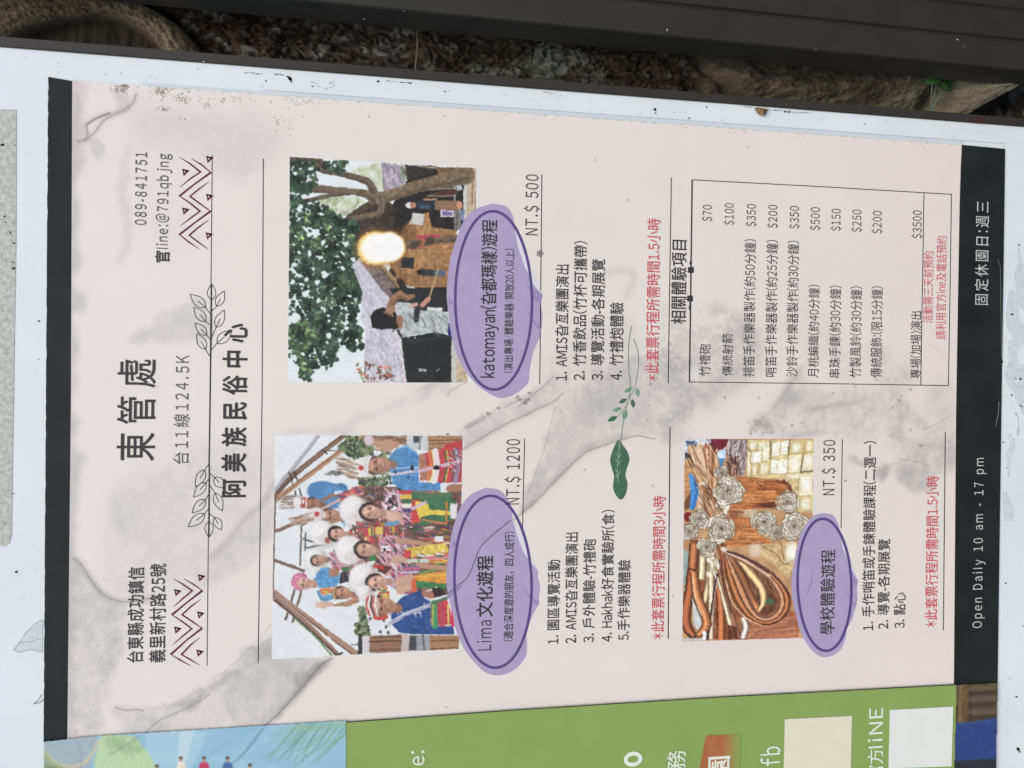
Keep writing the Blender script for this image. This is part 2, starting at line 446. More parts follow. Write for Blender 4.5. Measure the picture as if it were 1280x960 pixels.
    dk = np.clip((.20 - t) / .16, 0, 1)[..., None] * np.clip((fib - .35) * 4, 0, 1)[..., None]
    tan = tan * (1 - .6 * dk) + lin((70, 50, 42)) * .6 * dk
    core = lin((66, 60, 51)) * (.55 + .9 * vnoise(px * .16, py * .05, 45, 5))[..., None]
    C = C * (1 - sc[..., None]) + tan * ringw[..., None] + core * inn[..., None]
    V = np.stack([Xg, Y, Z], -1)
    def cell(a): return (a[:-1, :-1] + a[1:, 1:]) / 2
    isc = cell(inn) > .5; iring = (cell(ringw) > .5) & ~isc
    grid_obj('trunk', V, C, M_bark, tree, mask=~(isc | iring))
    ring = grid_obj('healed_branch_ring', V, C, M_scar, tree, mask=iring)
    grid_obj('cut_wood', V, C, M_scar, ring, mask=isc)
    # the far side of the trunk, never close to the lens
    n = 24; vs = []; fs = []
    zz = [-.06, .6, 1.3, 2.4]
    for z in zz:
        for i in range(n + 1):
            a = math.pi * i / n
            vs.append((TX + .339 * math.cos(a), TF + TR + .34 * math.sin(a), z))
    for k in range(3):
        for i in range(n): fs.append([k * (n + 1) + i, (k + 1) * (n + 1) + i, (k + 1) * (n + 1) + i + 1, k * (n + 1) + i + 1])
    vs += [(TX + TR * math.cos(a), TF + TR + TR * math.sin(a), 2.41) for a in np.linspace(0, 2 * math.pi, 40, endpoint=False)]
    fs.append(list(range(len(vs) - 40, len(vs))))
    obj('bark_shell', vs, fs, mat('bark_plain', (80, 70, 58), .95, .1, .3, 40, .6, 80), tree, True)
make_trunk()

# ================================================================== the sign: white board with a dark metal edge
M_white = mat('white_board', (219, 227, 231), 0.30, 0.4, 0.04, 9.0, 0.03, 60.0)
M_edge = mat('dark_metal_edge', (52, 49, 45), 0.45, 0.4, 0.10, 60.0, 0.05, 400.0)
M_post = mat('dark_painted_metal', (44, 43, 38), 0.42, 0.45, 0.12, 25.0, 0.05, 300.0)
XE = float(P(640, 109.0, 0)[0])            # inner side of the metal edge
XT = float(P(640, 97.5, 0)[0])
sign = thing('sign_board', (-0.1, 0.008, 0.0), 'white sign board with a dark metal edge, scuffed and spotted with dirt', 'sign')
box('panel', -.80, XE + .004, 0.0, .012, .03, 1.50, M_white, sign)
box('metal_edge', XE, XT, -.0022, .022, .025, 1.505, M_edge, sign, .0007)
box('metal_edge', -.812, -.80, -.0022, .022, .025, 1.505, M_edge, sign, .0007)
box('foot_rail', -.80, XE, .0125, .022, 0.0, .03, M_edge, sign)

def make_post():
    p = thing('metal_post', (.40, .03, 0.0), 'thick dark grooved metal post standing upright beside the white sign board', 'post')
    x0 = float(P(880, 48.5, -.007)[0])
    prof = [(.003, .040), (.0005, .037), (0, -.004), (.0012, -.0064), (.0300, -.0074),
            (.0316, -.0050), (.0334, -.0050), (.0350, -.0080), (.0372, -.0086), (.0640, -.0086), (.0655, -.0066), (.067, -.0066),
            (.0686, -.0088), (.096, -.0078), (.100, -.005), (.100, .040)]
    tilt = .0046; vs = []; n = len(prof)
    for z in (0.0, 1.75):
        for a, b in prof: vs.append((x0 + a + (z - ZC + .1) * -tilt * -1.0, b, z))
    fs = [[i, (i + 1) % n, n + (i + 1) % n, n + i] for i in range(n)] + [list(range(n))[::-1], list(range(n, 2 * n))]
    obj('post_body', vs, fs, M_post, p)
    box('post_cap', x0 - .002, x0 + .110, -.012, .044, 1.751, 1.765, M_edge, p, .002)
make_post()
M_dust = mat('dust', (150, 150, 142), .9, .1)
for (px, py, r) in ((834, 37.5, 1.3), (1197, 49.5, 1.2), (1205, 58, .6), (455, 24, .7), (505, 14, .6), (700, 30, .5), (1020, 62, .6), (930, 20, .5), (1110, 70, .5)):
    flat('dust_speck', ellipse(px, py, r * 1.3, r * .8, 8, px), -.0094, M_dust, bpy.data.objects['metal_post'])

# grey old glue and paper left on the board, and dirt
M_glue = mat('old_glue', (186, 189, 185), 0.8, 0.2, 0.22, 240.0, 0.3, 300.0)
M_glue2 = mat('thin_glue_film', (203, 210, 212), 0.6, 0.2, 0.08, 160.0, 0.2, 300.0)
M_dirt = mat('dirt', (44, 40, 36), 0.9, 0.1, 0.35, 300.0)
def rough(pts, amp, n=5):
    out = []
    for i in range(len(pts)):
        a, b = pts[i], pts[(i + 1) % len(pts)]
        for k in range(n):
            t = k / n; out.append((a[0] + (b[0] - a[0]) * t + random.uniform(-amp, amp), a[1] + (b[1] - a[1]) * t + random.uniform(-amp, amp)))
    return out
g1 = flat('glue_patch', [(-160, 135), (20.5, 137), (20.5, 150), (20, 300), (18, 430), (16, 560), (14.5, 668), (12, 679), (6, 683), (-160, 690)], -.0003, M_glue, sign, .0002)
Zk = Zm(1100, 280, 455 / 180)
flat('glue_patch', rough(Zk((432, 70), (444, 78), (448, 130), (460, 180), (520, 260), (520, 330), (470, 320), (440, 250), (428, 200), (422, 150), (434, 120)), .8), -.0003, M_glue2, sign, .0002)
flat('glue_patch', rough(Zk((404, 212), (422, 206), (440, 240), (436, 290), (452, 320), (520, 340), (520, 380), (446, 380), (432, 400), (432, 440), (470, 450), (520, 440), (520, 700), (462, 620), (440, 580), (420, 530), (396, 500), (392, 470), (406, 420), (404, 380), (418, 360), (400, 330), (398, 290)), .8), -.0003, M_glue2, sign, .0002)
flat('glue_patch', rough(Zk((412, 680), (424, 676), (428, 700), (412, 750), (408, 800), (400, 800), (402, 750), (398, 730)), .7), -.0003, M_glue2, sign, .0002)
flat('glue_patch', rough(Zk((386, 850), (400, 845), (412, 880), (424, 900), (420, 940), (396, 938), (386, 920)), .7), -.0003, M_glue2, sign, .0002)
flat('glue_patch', rough(Zk((430, 600), (438, 610), (440, 660), (432, 670), (434, 640)), .6), -.0003, M_glue2, sign, .0002)
flat('glue_patch', [(53.5, 775), (46, 778), (33, 790), (27, 800), (18, 812), (24, 815), (38, 812), (53, 815)], -.0003, M_glue2, sign, .0002)
M_rim = mat('glue_rim', (140, 146, 148), .8, .1)
for q, w_ in (([(53.5, 775), (46, 778), (33, 790), (26, 801), (17, 813), (24, 815.5), (38, 812), (53, 815)], .7), ([(24, 803), (40, 802), (52, 798)], .5), ([(41, 880), (48, 875), (52, 868)], .8), ([(42, 880), (50, 878), (55, 874)], 1.2)):
    strip_obj('glue_line', [(q, w_)], -.00036, M_rim, sign)

def speck_mesh(items, Y):
    V, Fc, split = [], [], []
    for x, y, r, e, a in items:
        if e < 4: split.append((x, y, r, e, a)); continue
        for _ in range(int(e * 1.6)):
            u, v = random.uniform(-1, 1) * r * e, random.gauss(0, .45) * r
            split.append((x + u * math.cos(a) - v * math.sin(a), y + u * math.sin(a) + v * math.cos(a), r * random.uniform(.18, .42), random.uniform(1.5, 5.5), a + random.uniform(-.12, .12)))
    for x, y, r, e, a in split:
        n = random.randint(6, 9); b = len(V)
        pts = [(x + r * e * random.uniform(.6, 1.2) * math.cos(t) * math.cos(a) - r * random.uniform(.6, 1.2) * math.sin(t) * math.sin(a),
                y + r * e * random.uniform(.6, 1.2) * math.cos(t) * math.sin(a) + r * random.uniform(.6, 1.2) * math.sin(t) * math.cos(a)) for t in np.linspace(0, 2 * math.pi, n, endpoint=False)]
        V += list(P([p[0] for p in pts], [p[1] for p in pts], Y)); Fc.append(list(range(b, b + n)))
    return V, Fc
def zs_(ox, oy, k, L): return [(ox + a / k, oy + b / k) + tuple(c) for a, b, *c in L]
it = zs_(0, 0, 3.2, [(600, 303, .5, 1.5, 0), (790, 275, .5, 3, .1), (1010, 292, 1.0, 9, .1), (1110, 297, .8, 8, .06), (1160, 315, 2.2, 1.6, .9), (1150, 306, 1.2, 2, 0), (1165, 326, 1, 1.2, 1), (1062, 322, .7, 2, .6), (1250, 345, .7, 3, .1), (168, 495, .5, 1, 0)])
it += zs_(320, 0, 3.2, [(12, 295, .7, 5, 0), (95, 299, .8, 8, .1), (135, 316, 2.2, 1.6, 1), (230, 330, .7, 5, .3), (250, 345, .6, 6, .2), (300, 330, .7, 5, 2.6), (305, 345, .9, 4, 2.4), (285, 352, .7, 5, 2.7), (40, 325, .6, 2, 0), (488, 325, 1.4, 1.6, 0), (540, 324, .8, 8, .1), (600, 331, 1.2, 7, .12), (755, 366, .6, 3, 0), (1000, 378, .6, 1, 0), (1165, 370, 1.0, 5, .15), (1190, 375, .6, 5, 2.5), (1215, 385, .6, 4, 2.3), (1212, 400, .5, 1, 0), (562, 423, .8, 1.2, 0), (700, 433, .5, 3, .1), (870, 443, .6, 2, 0), (1190, 462, .9, 1.5, 0)])
it += zs_(600, 0, 3.2, [(700, 438, 2.0, 1.3, 1.4), (702, 452, 1, 1.3, 0), (836, 473, 1.1, 1.2, 1.5), (906, 428, 1.0, 1.3, .6), (512, 485, .6, 3, .1), (295, 463, .7, 2, 0), (104, 377, .6, 1, 0), (1080, 428, .6, 6, .05)])
it += zs_(880, 0, 3.2, [(165, 428, .6, 5, .05), (300, 442, 1.2, 13, .06), (380, 450, 1.0, 18, .02), (385, 529, 1.4, 1.4, 0), (643, 494, .9, 1, 0), (1200, 585, .5, 3, .1)])
it += zs_(0, 500, 3.2, [(65, 688, 1.8, 1.3, 0), (372, 0, .1, 1, 0)]) + zs_(0, 250, 3.2, [(155, 485, .9, 1.6, .2), (155, 638, .8, 1, 0), (55, 272, 1, 2, .3), (58, 173, .8, 2, 0), (42, 132, .8, 3, 1.1)])
it += zs_(880, 700, 3.2, [(1207, 93, 1.2, 1.2, 0), (1250, 547, 1.3, 1.2, 0), (1256, 757, 1.9, 1.5, .8), (1262, 768, 1.1, 1.3, .3), (1224, 475, .6, 2, 0), (1278, 265, .8, 1, 0), (1215, 690, .5, 1, 0)])
it += zs_(1100, 280, 2.528, [(418, 285, 1.3, 1.6, .3), (404, 240, .7, 1, 0), (440, 66, 1.1, 1, 0), (387, 435, 1.1, 1.5, 1.5), (428, 488, 1.0, 1.8, .3), (444, 490, 1.4, 1.3, 0), (437, 462, .7, 1.2, 0), (446, 575, 1.0, 2.5, .7), (416, 540, .9, 2, 1), (430, 600, .8, 1.5, 1.5), (400, 770, .9, 1, 0), (390, 690, .7, 2, 1.5)])
it += zs_(0, 120, 3.2, [(10, 195, 1.8, 2.2, -.2), (18, 482, 1.0, 2, -.9), (40, 545, .8, 4, 1.1), (55, 588, 1.1, 1.6, 0), (52, 665, .8, 3, .5), (55, 690, 1.2, 2, -.4), (155, 900, 1.1, 1.6, .2), (60, 197, .7, 1.4, 0), (25, 505, .6, 3, 0)])
it += [(random.uniform(-3, 18), random.uniform(140, 680), random.uniform(.25, .6), random.uniform(1, 2.5), random.uniform(0, 3)) for _ in range(60)]
it += [(random.uniform(1258, 1290), random.uniform(300, 560), random.uniform(.2, .5), random.uniform(1, 2.5), random.uniform(0, 3)) for _ in range(40)]
for _ in range(110):
    x = random.uniform(30, 1290); it.append((x, 62 + x * .0783 + random.uniform(2, 26), random.uniform(.15, .42), random.uniform(1, 3), random.uniform(0, 3)))
for _ in range(40):
    it.append((random.uniform(22, 52), random.uniform(100, 960), random.uniform(.15, .4), random.uniform(1, 2.5), random.uniform(0, 3)))
for _ in range(40):
    it.append((random.uniform(1256, 1290), random.uniform(190, 990), random.uniform(.15, .4), random.uniform(1, 2.5), random.uniform(0, 3)))
V_, F_ = speck_mesh(it, -.0004)
tag(obj('dirt_specks', V_, F_, M_dirt, sign), kind='stuff')
flat('red_smear', rough([(1215, 148.5), (1222, 147), (1230, 148.5), (1231, 153), (1222, 154), (1214, 152.5)], .7, 3), -.0025, mat('dull_red', (66, 42, 40), .6, .2), sign)
flat('pale_chip', ellipse(254.5, 77, .9, .7, 8), -.0026, M_white, sign)

# a scrap of dry leaf stuck on the board
def make_scrap():
    pts = [(943.5, 134.5), (949, 133.5), (959.5, 136), (959, 140.5), (955, 144.5), (951.5, 143), (946, 139.5)]
    v = P([p[0] for p in pts], [p[1] for p in pts], -.0035); c = v.mean(0) + np.array([0, -.0025, 0])
    v = np.vstack([v + np.array([0, .002, 0]) * (np.arange(7) % 2)[:, None], c]); n = 7
    b = v + np.array([0, .0012, 0]); V = np.vstack([v, b])
    f = [[i, (i + 1) % n, n] for i in range(n)] + [[n + 1 + (i + 1) % n, n + 1 + i, 2 * n + 1] for i in range(n)] + [[i, n + 1 + i, n + 1 + (i + 1) % n, (i + 1) % n] for i in range(n)]
    tag(obj('dry_leaf_scrap', V, f, mat('dry_leaf', (128, 106, 84), .85, .1, .2, 300)), 'small brown scrap of dry leaf stuck at the upper edge of the white board', 'leaf scrap')
make_scrap()

# tubes through points
def tube(pts, rad, m, name, parent=None, n=8):
    a = np.array(pts, float); k = len(a); rad = [rad] * k if np.isscalar(rad) else rad
    V, Fc = [], []
    for i in range(k):
        t = a[min(i + 1, k - 1)] - a[max(i - 1, 0)]; t /= np.linalg.norm(t)
        u = np.cross(t, (0.3, 1, .2)); u /= np.linalg.norm(u); v = np.cross(t, u)
        for j in range(n):
            an = 2 * math.pi * j / n; V.append(a[i] + rad[i] * (math.cos(an) * u + math.sin(an) * v))
    for i in range(k - 1):
        for j in range(n): Fc.append([i * n + j, i * n + (j + 1) % n, (i + 1) * n + (j + 1) % n, (i + 1) * n + j])
    Fc += [list(range(n))[::-1], list(range((k - 1) * n, k * n))]
    return obj(name, V, Fc, m, parent, True)

M_twig = mat('grey_twig', (112, 104, 90), .85, .15, .2, 300)
tw = tube([P(523, 22, .075), P(521.8, 38, .070), P(522, 55, .066), P(521, 70, .066), P(519, 88, .070), P(516, 110, .080)], [.0011, .0011, .001, .001, .0009, .0008], M_twig, 'twig')
tag(tw, 'thin bare grey twig hanging in front of the bark between board and post', 'twig')

# a small weed at the foot of the tree
def make_weed():
    base = P(1164, 140, .065)
    wd = thing('weed', tuple(base), 'small green weed with round leaves growing between the roots by the dark post', 'weed')
    Mg = mat('weed_leaf', (62, 98, 50), .5, .3, .15, 400); Ms = mat('weed_stem', (104, 116, 98), .6, .2, .1, 300)
    for (cx, cy, rx, ry, yd, tl) in ((1167, 99, 9.5, 6.5, .052, .2), (1185, 107, 8.5, 6.2, .058, -.3), (1188, 98, 8, 5, .066, .1), (1176, 90, 7, 5, .062, .3)):
        V = []; nr, ns = 4, 18
        c = P(cx, cy, yd)
        for i in range(nr + 1):
            for j in range(ns):
                t = 2 * math.pi * j / ns; r = i / nr
                q = P(cx + rx * r * math.cos(t) * (1 + .08 * math.cos(2 * t)), cy + ry * r * math.sin(t), yd)
                dx, dz = q - c, 0
                q = q + np.array([0, 1, 0]) * (.0035 * r * r + tl * (q[2] - c[2]) - .002 * abs(math.sin(t)) * r)
                V.append(q)
        Fc = [[i * ns + j, i * ns + (j + 1) % ns, (i + 1) * ns + (j + 1) % ns, (i + 1) * ns + j] for i in range(nr) for j in range(ns)]
        n = len(V); V += [v + np.array([0, .0006, 0]) for v in V]
        Fc += [[a + n for a in f[::-1]] for f in Fc] + [[nr * ns + j, n + nr * ns + j, n + nr * ns + (j + 1) % ns, nr * ns + (j + 1) % ns] for j in range(ns)]
        obj('leaf', V, Fc, Mg, wd, True)
        m2 = P((cx + 1164) / 2 - 1, (cy + 132) / 2 + 2, .064)
        tube([base, m2, c + np.array([0, .0014, 0])], [.0010, .0008, .0006], Ms, 'leaf_stalk', wd)
make_weed()

# ================================================================== lettering (Blender's built-in typeface, one flat mesh per printed line)
def is_cjk(ch): return ord(ch) > 0x2E00
class Letters:
    def __init__(s): s.jobs = []
    def add(s, txt, x0, x1, ys, ye, m, Y, parent, weight=0.0, track=0.0, name='text_line', squash=0.86):
        """x0/x1: photo x of the tops/feet of the letters, ys/ye: photo y where the line starts/ends"""
        s.jobs.append((txt, x0, x1, ys, ye, m, Y, parent, weight, track, name, squash))
    def run(s):
        need = sorted({ch for j in s.jobs for ch in j[0] if ch != ' '}); tmp = []
        for ch in need:                                    # full-width forms share the upright style of the CJK face
            c = bpy.data.curves.new('g', 'FONT'); c.resolution_u = 4
            c.body = chr(ord(ch) + 0xFEE0) if 33 <= ord(ch) < 127 and ch not in '-l' else ch
            o = bpy.data.objects.new('g', c); COL.objects.link(o); tmp.append(o)
        dg = bpy.context.evaluated_depsgraph_get(); dg.update(); G = {}
        for k, o in zip(need, tmp):
            e = o.evaluated_get(dg); me = e.to_mesh()
            v = np.array([q.co[:2] for q in me.vertices]); f = [list(p.vertices) for p in me.polygons]; e.to_mesh_clear()
            G[k] = (v, f)
        for o in tmp:
            c = o.data; bpy.data.objects.remove(o); bpy.data.curves.remove(c)
        for txt, x0, x1, ys, ye, m, Y, parent, wgt, track, name, sq in s.jobs:
            V, Fc, pen, n = [], [], 0.0, 0
            cj = any(is_cjk(c) for c in txt)
            for ch in txt:
                if ch == ' ': pen += .32 + track; continue
                v, f = G[ch]; v = v.copy()
                if is_cjk(ch): v[:, 0] += pen; pen += 1.0 + track
                else:
                    k = .42 if ch == '/' else .75 if ch == '*' else .9 if ch in '()' else sq
                    x = (v[:, 0] - v[:, 0].min()) * k; wd = x.max()
                    sb = .045 if ch not in '1.:il' else .06
                    v[:, 0] = x + pen + sb; pen += wd + 2 * sb + track
                if ch == 'l': v[:, 1] *= 1.10
                if ch == '-': v[:, 0] = pen - track - .045 + (v[:, 0] - v[:, 0].max()) * 1.0; v[:, 1] += .03
                V.append(v); Fc += [[n + a for a in q] for q in f]; n += len(v)
            V = np.vstack(V); lo, hi = V[:, 0].min(), V[:, 0].max()
            b0, b1 = (-.080, .838) if cj else (0.0, .735)
            u = (V[:, 0] - lo) / (hi - lo); t = (V[:, 1] - b0) / (b1 - b0)
            xm, ym = (x0 + x1) / 2, (ys + ye) / 2; c = P(xm, ym, Y)
            L = np.linalg.norm(P(xm, ye, Y) - P(xm, ys, Y)); H = np.linalg.norm(P(x0, ym, Y) - P(x1, ym, Y))
            W = np.stack([c[0] + (u - .5) * L, np.full(len(u), c[1]), c[2] + (t - .5) * H], 1)
            if wgt > .001:                                 # heavier ink: the same stroke laid down a few times
                e = wgt * H / (b1 - b0); n = len(W); base = W; F0 = Fc
                for k, (dx, dz) in enumerate(((e, 0), (-e, 0), (0, e), (0, -e))):
                    W = np.vstack([W, base + np.array([dx, -1.0e-5 * (k + 1), dz])]); Fc = Fc + [[a + n * (k + 1) for a in q] for q in F0]
            obj(name, W, Fc, m, parent)
LET = Letters()

# ================================================================== what is printed on the sheets
def paint_paper():
    cv = Canvas(83, 94, 1205, 934, 0.9, (226, 221, 216))
    X, Y = cv.X, cv.Y
    n = vnoise(X / 70, Y / 70, 61, 5); n2 = vnoise(X / 16, Y / 16, 62, 4); n3 = vnoise(X / 5, Y / 5, 63, 3)
    warm = np.clip((X - 500) / 700, 0, 1)
    cv.A += (np.stack([0 * X, -3 * warm, -3 * warm], -1) + (n - .5)[..., None] * 5).astype(np.float32)
    INK = np.array([172, 170, 166], np.float32)
    nn = np.clip((.42 * n + .36 * n2 + .22 * n3 - .36) / .30, 0, 1)
    H_, W_ = X.shape; jj, ii = np.mgrid[0:H_, 0:W_]
    jx = np.clip(ii + (vnoise(X / 22, Y / 22, 64, 4) - .5) * 26, 0, W_ - 1).astype(int); jy = np.clip(jj + (vnoise(X / 22, Y / 22, 65, 4) - .5) * 26, 0, H_ - 1).astype(int)
    def full(pts):
        m = np.zeros(X.shape); sl, i = cv.pmask(pts); m[sl] = i; return m
    def wash(pts, a, soft, nz=.6, c=INK, edge=0.0):
        m = full(pts)
        if soft > 2.5: m = m[jy, jx]                       # let the water run: uneven outline
        b = boxblur(m, soft * .7)
        k = b * (1 - nz + nz * 1.9 * nn)
        if edge: k = k + edge * 1.9 * np.clip(b * (1 - b) * 4 - .35, 0, 1) * nn
        k = np.clip(k * a * .85, 0, 1)[..., None]; cv.A[:] = cv.A * (1 - k) + c * k
    def soft_line(pts, wd, a, c=(120, 116, 114), soft=0, rag=0.0):
        p = curve(pts, 10)
        if rag: p = [(x + random.uniform(-rag, rag), y + random.uniform(-rag, rag)) for x, y in p]
        if not soft: cv.line(p, wd, c, a); return
        old = cv.A.copy(); cv.A[:] = 0; cv.line(p, wd, (1, 1, 1), 1.0); m = boxblur(cv.A[..., 0].astype(float), soft); cv.A[:] = old
        k = np.clip(m * a, 0, 1)[..., None]; cv.A[:] = cv.A * (1 - k) + np.array(c, np.float32) * k
    # damp-looking wash along the top band and in its corners
    wash([(84, 96), (98, 100), (97, 300), (96, 500), (94, 700), (92, 930), (80, 930)], .55, 5, .3)
    wash([(90, 100), (112, 104), (104, 150), (106, 190), (96, 230), (88, 230)], .45, 5, .3, (190, 178, 176))
    wash([(138, 112), (168, 118), (166, 134), (150, 142), (136, 146), (146, 130)], .55, 4, .3, (186, 172, 172), .2)
    wash([(110, 172), (122, 172), (132, 185), (130, 197), (120, 201), (114, 190)], .38, 2, .2)
    wash([(150, 182), (160, 178), (165, 250), (158, 330), (150, 330), (152, 240)], .22, 4, .4)
    wash([(160, 136), (340, 142), (360, 180), (300, 230), (230, 190), (172, 190), (160, 160)], .22, 14, .5)
    wash([(160, 432), (175, 412), (200, 395), (232, 380), (262, 372), (262, 430), (235, 426), (190, 430)], .30, 4, .5)
    wash([(140, 612), (150, 600), (175, 590), (262, 555), (340, 560), (340, 616), (300, 650), (262, 698), (230, 735), (170, 750), (138, 730)], .22, 16, .7)
    wash([(140, 640), (143, 615), (152, 608), (150, 650), (146, 660)], .25, 5, .3)
    # ridge running from the group picture down to the lower left corner
    wash([(345, 560), (345, 612), (312, 642), (282, 682), (259, 702), (225, 738), (262, 738), (318, 700), (345, 650)], .30, 7, .7, INK, .2)
    wash([(340, 545), (440, 530), (520, 492), (560, 478), (470, 520), (430, 546)], .35, 5, .6)
    wash([(88, 698), (106, 710), (120, 735), (138, 748), (165, 752), (152, 800), (146, 830), (130, 850), (120, 900), (108, 930), (84, 930)], .42, 5, .7, INK, .3)
    wash([(128, 745), (142, 750), (146, 800), (138, 850), (126, 880), (122, 850), (132, 800)], .35, 6, .6)
    wash([(140, 888), (160, 890), (215, 886), (262, 860), (296, 835), (330, 800), (344, 790), (344, 815), (310, 838), (275, 866), (232, 892), (196, 908), (176, 930), (150, 930), (152, 905)], .50, 5, .6, INK, .3)
    wash([(225, 888), (262, 862), (300, 832), (304, 840), (262, 872), (228, 894)], .55, 3, .3, (150, 146, 144))
    wash([(285, 842), (345, 790), (345, 824), (412, 826), (396, 840), (374, 862), (352, 886), (322, 914), (285, 920), (282, 880), (270, 868)], .55, 3, .45, INK, .3)
    wash([(180, 894), (232, 896), (280, 868), (284, 890), (278, 908), (240, 922), (190, 930)], .25, 4, .4)
    wash([(372, 842), (410, 824), (408, 834), (385, 850), (366, 868)], .45, 3, .6, (150, 146, 144))
    # dark outlines of the hills
    soft_line([(91, 698), (100, 704), (112, 722), (122, 737), (138, 748), (160, 752), (200, 746)], 1.3, .55, soft=0)
    soft_line([(91, 698), (100, 704), (112, 722), (122, 737), (138, 748), (160, 752), (200, 746)], 4, .5, soft=3)
    soft_line([(416, 822), (400, 832), (386, 850), (366, 872), (350, 890), (322, 916)], 1.2, .85, (104, 100, 98), rag=.6)
    soft_line([(412, 824), (398, 834), (384, 852), (364, 874), (346, 894)], 5, .55, soft=3)
    soft_line([(144, 884), (156, 888), (170, 887), (180, 889)], 1.6, .5); soft_line([(144, 884), (170, 887), (215, 882), (252, 860)], 3, .3, soft=2)
    soft_line([(168, 930), (186, 912), (202, 899), (236, 884), (262, 868)], 1.4, .5)
    soft_line([(344, 776), (322, 800), (300, 822), (280, 840), (262, 850)], 1.0, .3, rag=.4)
    soft_line([(344, 600), (330, 628), (305, 650), (285, 676), (262, 700)], 5, .4, soft=3)
    # corner mark
    for q in ([(170, 118), (167, 128), (155, 138), (140, 144), (128, 152), (118, 166), (106, 176)], [(137, 141), (128, 144), (108, 155), (110, 168), (106, 175), (97, 177)]):
        cv.line(q, 1.5, (140, 132, 132), .75); soft_line(q, 4, .5, (160, 150, 150), 2)
    cv.line([(108, 156), (120, 148), (137, 142)], 3.0, (146, 138, 138), .7)
    # middle: rock face and valley
    z = Zm(520, 430, 5.055)
    wash(z((250, 560), (300, 510), (420, 440), (560, 380), (700, 300), (860, 190), (960, 160), (960, 330), (860, 380), (700, 450), (520, 540), (400, 600), (300, 660), (296, 580)), .38, 4, .7, INK, .3)
    wash(z((300, 520), (430, 455), (470, 430), (480, 445), (420, 480), (330, 540)), .6, 2, .6, (140, 136, 134))
    wash(z((0, 340), (60, 280), (140, 250), (300, 250), (200, 320), (120, 300), (40, 330)), .30, 3, .5)
    soft_line(z((0, 300), (40, 280), (90, 262), (130, 250)), 2.5, .35, soft=2); soft_line(z((200, 330), (215, 300), (270, 265), (310, 245)), 1.1, .45)
    soft_line(z((296, 665), (420, 590), (560, 510), (700, 445), (790, 400), (860, 370), (930, 310)), 1.3, .6, rag=.5)
    soft_line(z((296, 665), (420, 590), (560, 510), (700, 445), (790, 400), (860, 370)), 4, .35, soft=3)
    soft_line(z((640, 400), (740, 320), (800, 270), (870, 210)), 1.2, .6, rag=.5)
    soft_line(z((560, 400), (620, 370), (680, 350), (700, 360)), 1.4, .45, rag=.8)
    for a in z((690, 375), (695, 365), (715, 310), (712, 350), (640, 335), (655, 350), (455, 440), (520, 405), (200, 570)): cv.ell(a[0], a[1], 1.6, 2.4, (120, 116, 112), .7, random.uniform(0, 3), .6)
    wash([(694, 506), (712, 486), (735, 470), (820, 440), (862, 446), (862, 505), (856, 548), (836, 552), (810, 546), (784, 548), (757, 556), (731, 567), (705, 590), (684, 612), (668, 630), (656, 640), (656, 626)], .50, 3, .55, INK, .15)
    wash([(690, 440), (760, 400), (800, 404), (800, 470), (740, 520), (700, 500), (680, 470)], .22, 14, .7)
    soft_line([(636, 654), (652, 642), (668, 628), (684, 612), (705, 590), (731, 566), (757, 556), (785, 547), (800, 545), (818, 549)], 1.1, .7, (110, 106, 104), rag=.5)
    soft_line([(652, 640), (684, 610), (705, 588), (731, 564), (757, 553), (785, 544)], 5, .4, soft=3)
    soft_line([(657, 625), (670, 590), (682, 555), (694, 508)], 1.0, .35)
    soft_line([(755, 342), (776, 338), (792, 342), (790, 356), (782, 372)], 3, .35, soft=3)
    # rocks and clouds behind the table and the price lists
    z = Zm(840, 380, 3.556)
    wash(z((0, 0), (60, 40), (200, 10), (330, 60), (420, 200), (380, 330), (230, 420), (120, 480), (60, 560), (0, 620), (-60, 600), (-60, 100)), .38, 10, 1.0)
    wash(z((-80, 160), (0, 150), (60, 220), (40, 300), (-10, 330), (-80, 300)), .45, 5, .9)
    wash(z((160, 60), (240, 20), (330, 60), (420, 120), (360, 200), (240, 200)), .40, 8, .9)
    wash(z((340, 560), (360, 520), (420, 480), (500, 400), (560, 330), (600, 350), (700, 380), (900, 380), (1010, 380), (1080, 470), (1060, 560), (900, 600), (640, 590), (440, 590)), .34, 9, 1.0, INK, .2)
    wash(z((345, 575), (360, 530), (410, 490), (440, 500), (470, 560), (430, 600), (370, 600)), .60, 3, .9, (150, 146, 143))
    wash(z((450, 480), (500, 420), (560, 300), (600, 250), (580, 340), (540, 420), (480, 480)), .40, 5, .6)
    wash(z((880, 200), (960, 160), (1040, 230), (1080, 330), (1000, 400), (900, 330)), .32, 8, 1.0)
    wash(z((960, 480), (1030, 440), (1120, 520), (1250, 560), (1250, 720), (1180, 760), (1140, 830), (1060, 830), (1020, 760), (980, 640)), .50, 6, .8, INK, .3)
    wash(z((1010, 700), (1060, 660), (1150, 700), (1140, 800), (1080, 835), (1030, 810)), .35, 4, .5)
    wash(z((800, 660), (830, 650), (856, 690), (830, 712), (806, 690)), .75, 3, .5, (140, 136, 134))
    wash(z((918, 720), (940, 695), (985, 710), (980, 745), (950, 770), (920, 750)), .70, 4, .4, (140, 136, 134))
    wash(z((1120, 380), (1250, 350), (1250, 560), (1150, 540), (1110, 460)), .35, 9, .6)
    wash(z((400, 60), (600, 200), (760, 330), (840, 360), (800, 200), (700, 60), (560, -20)), .14, 14, 1.0)
    for q in (((450, 460), (500, 400), (540, 330), (580, 280)), ((530, 590), (600, 580), (680, 570)), ((620, 470), (720, 450), (830, 440))): soft_line(z(*q), 3, .35, soft=2)
    soft_line(z((1110, 560), (1160, 540), (1230, 500)), 1.0, .35); soft_line(z((1010, 690), (1080, 700), (1140, 720)), 1.0, .4)
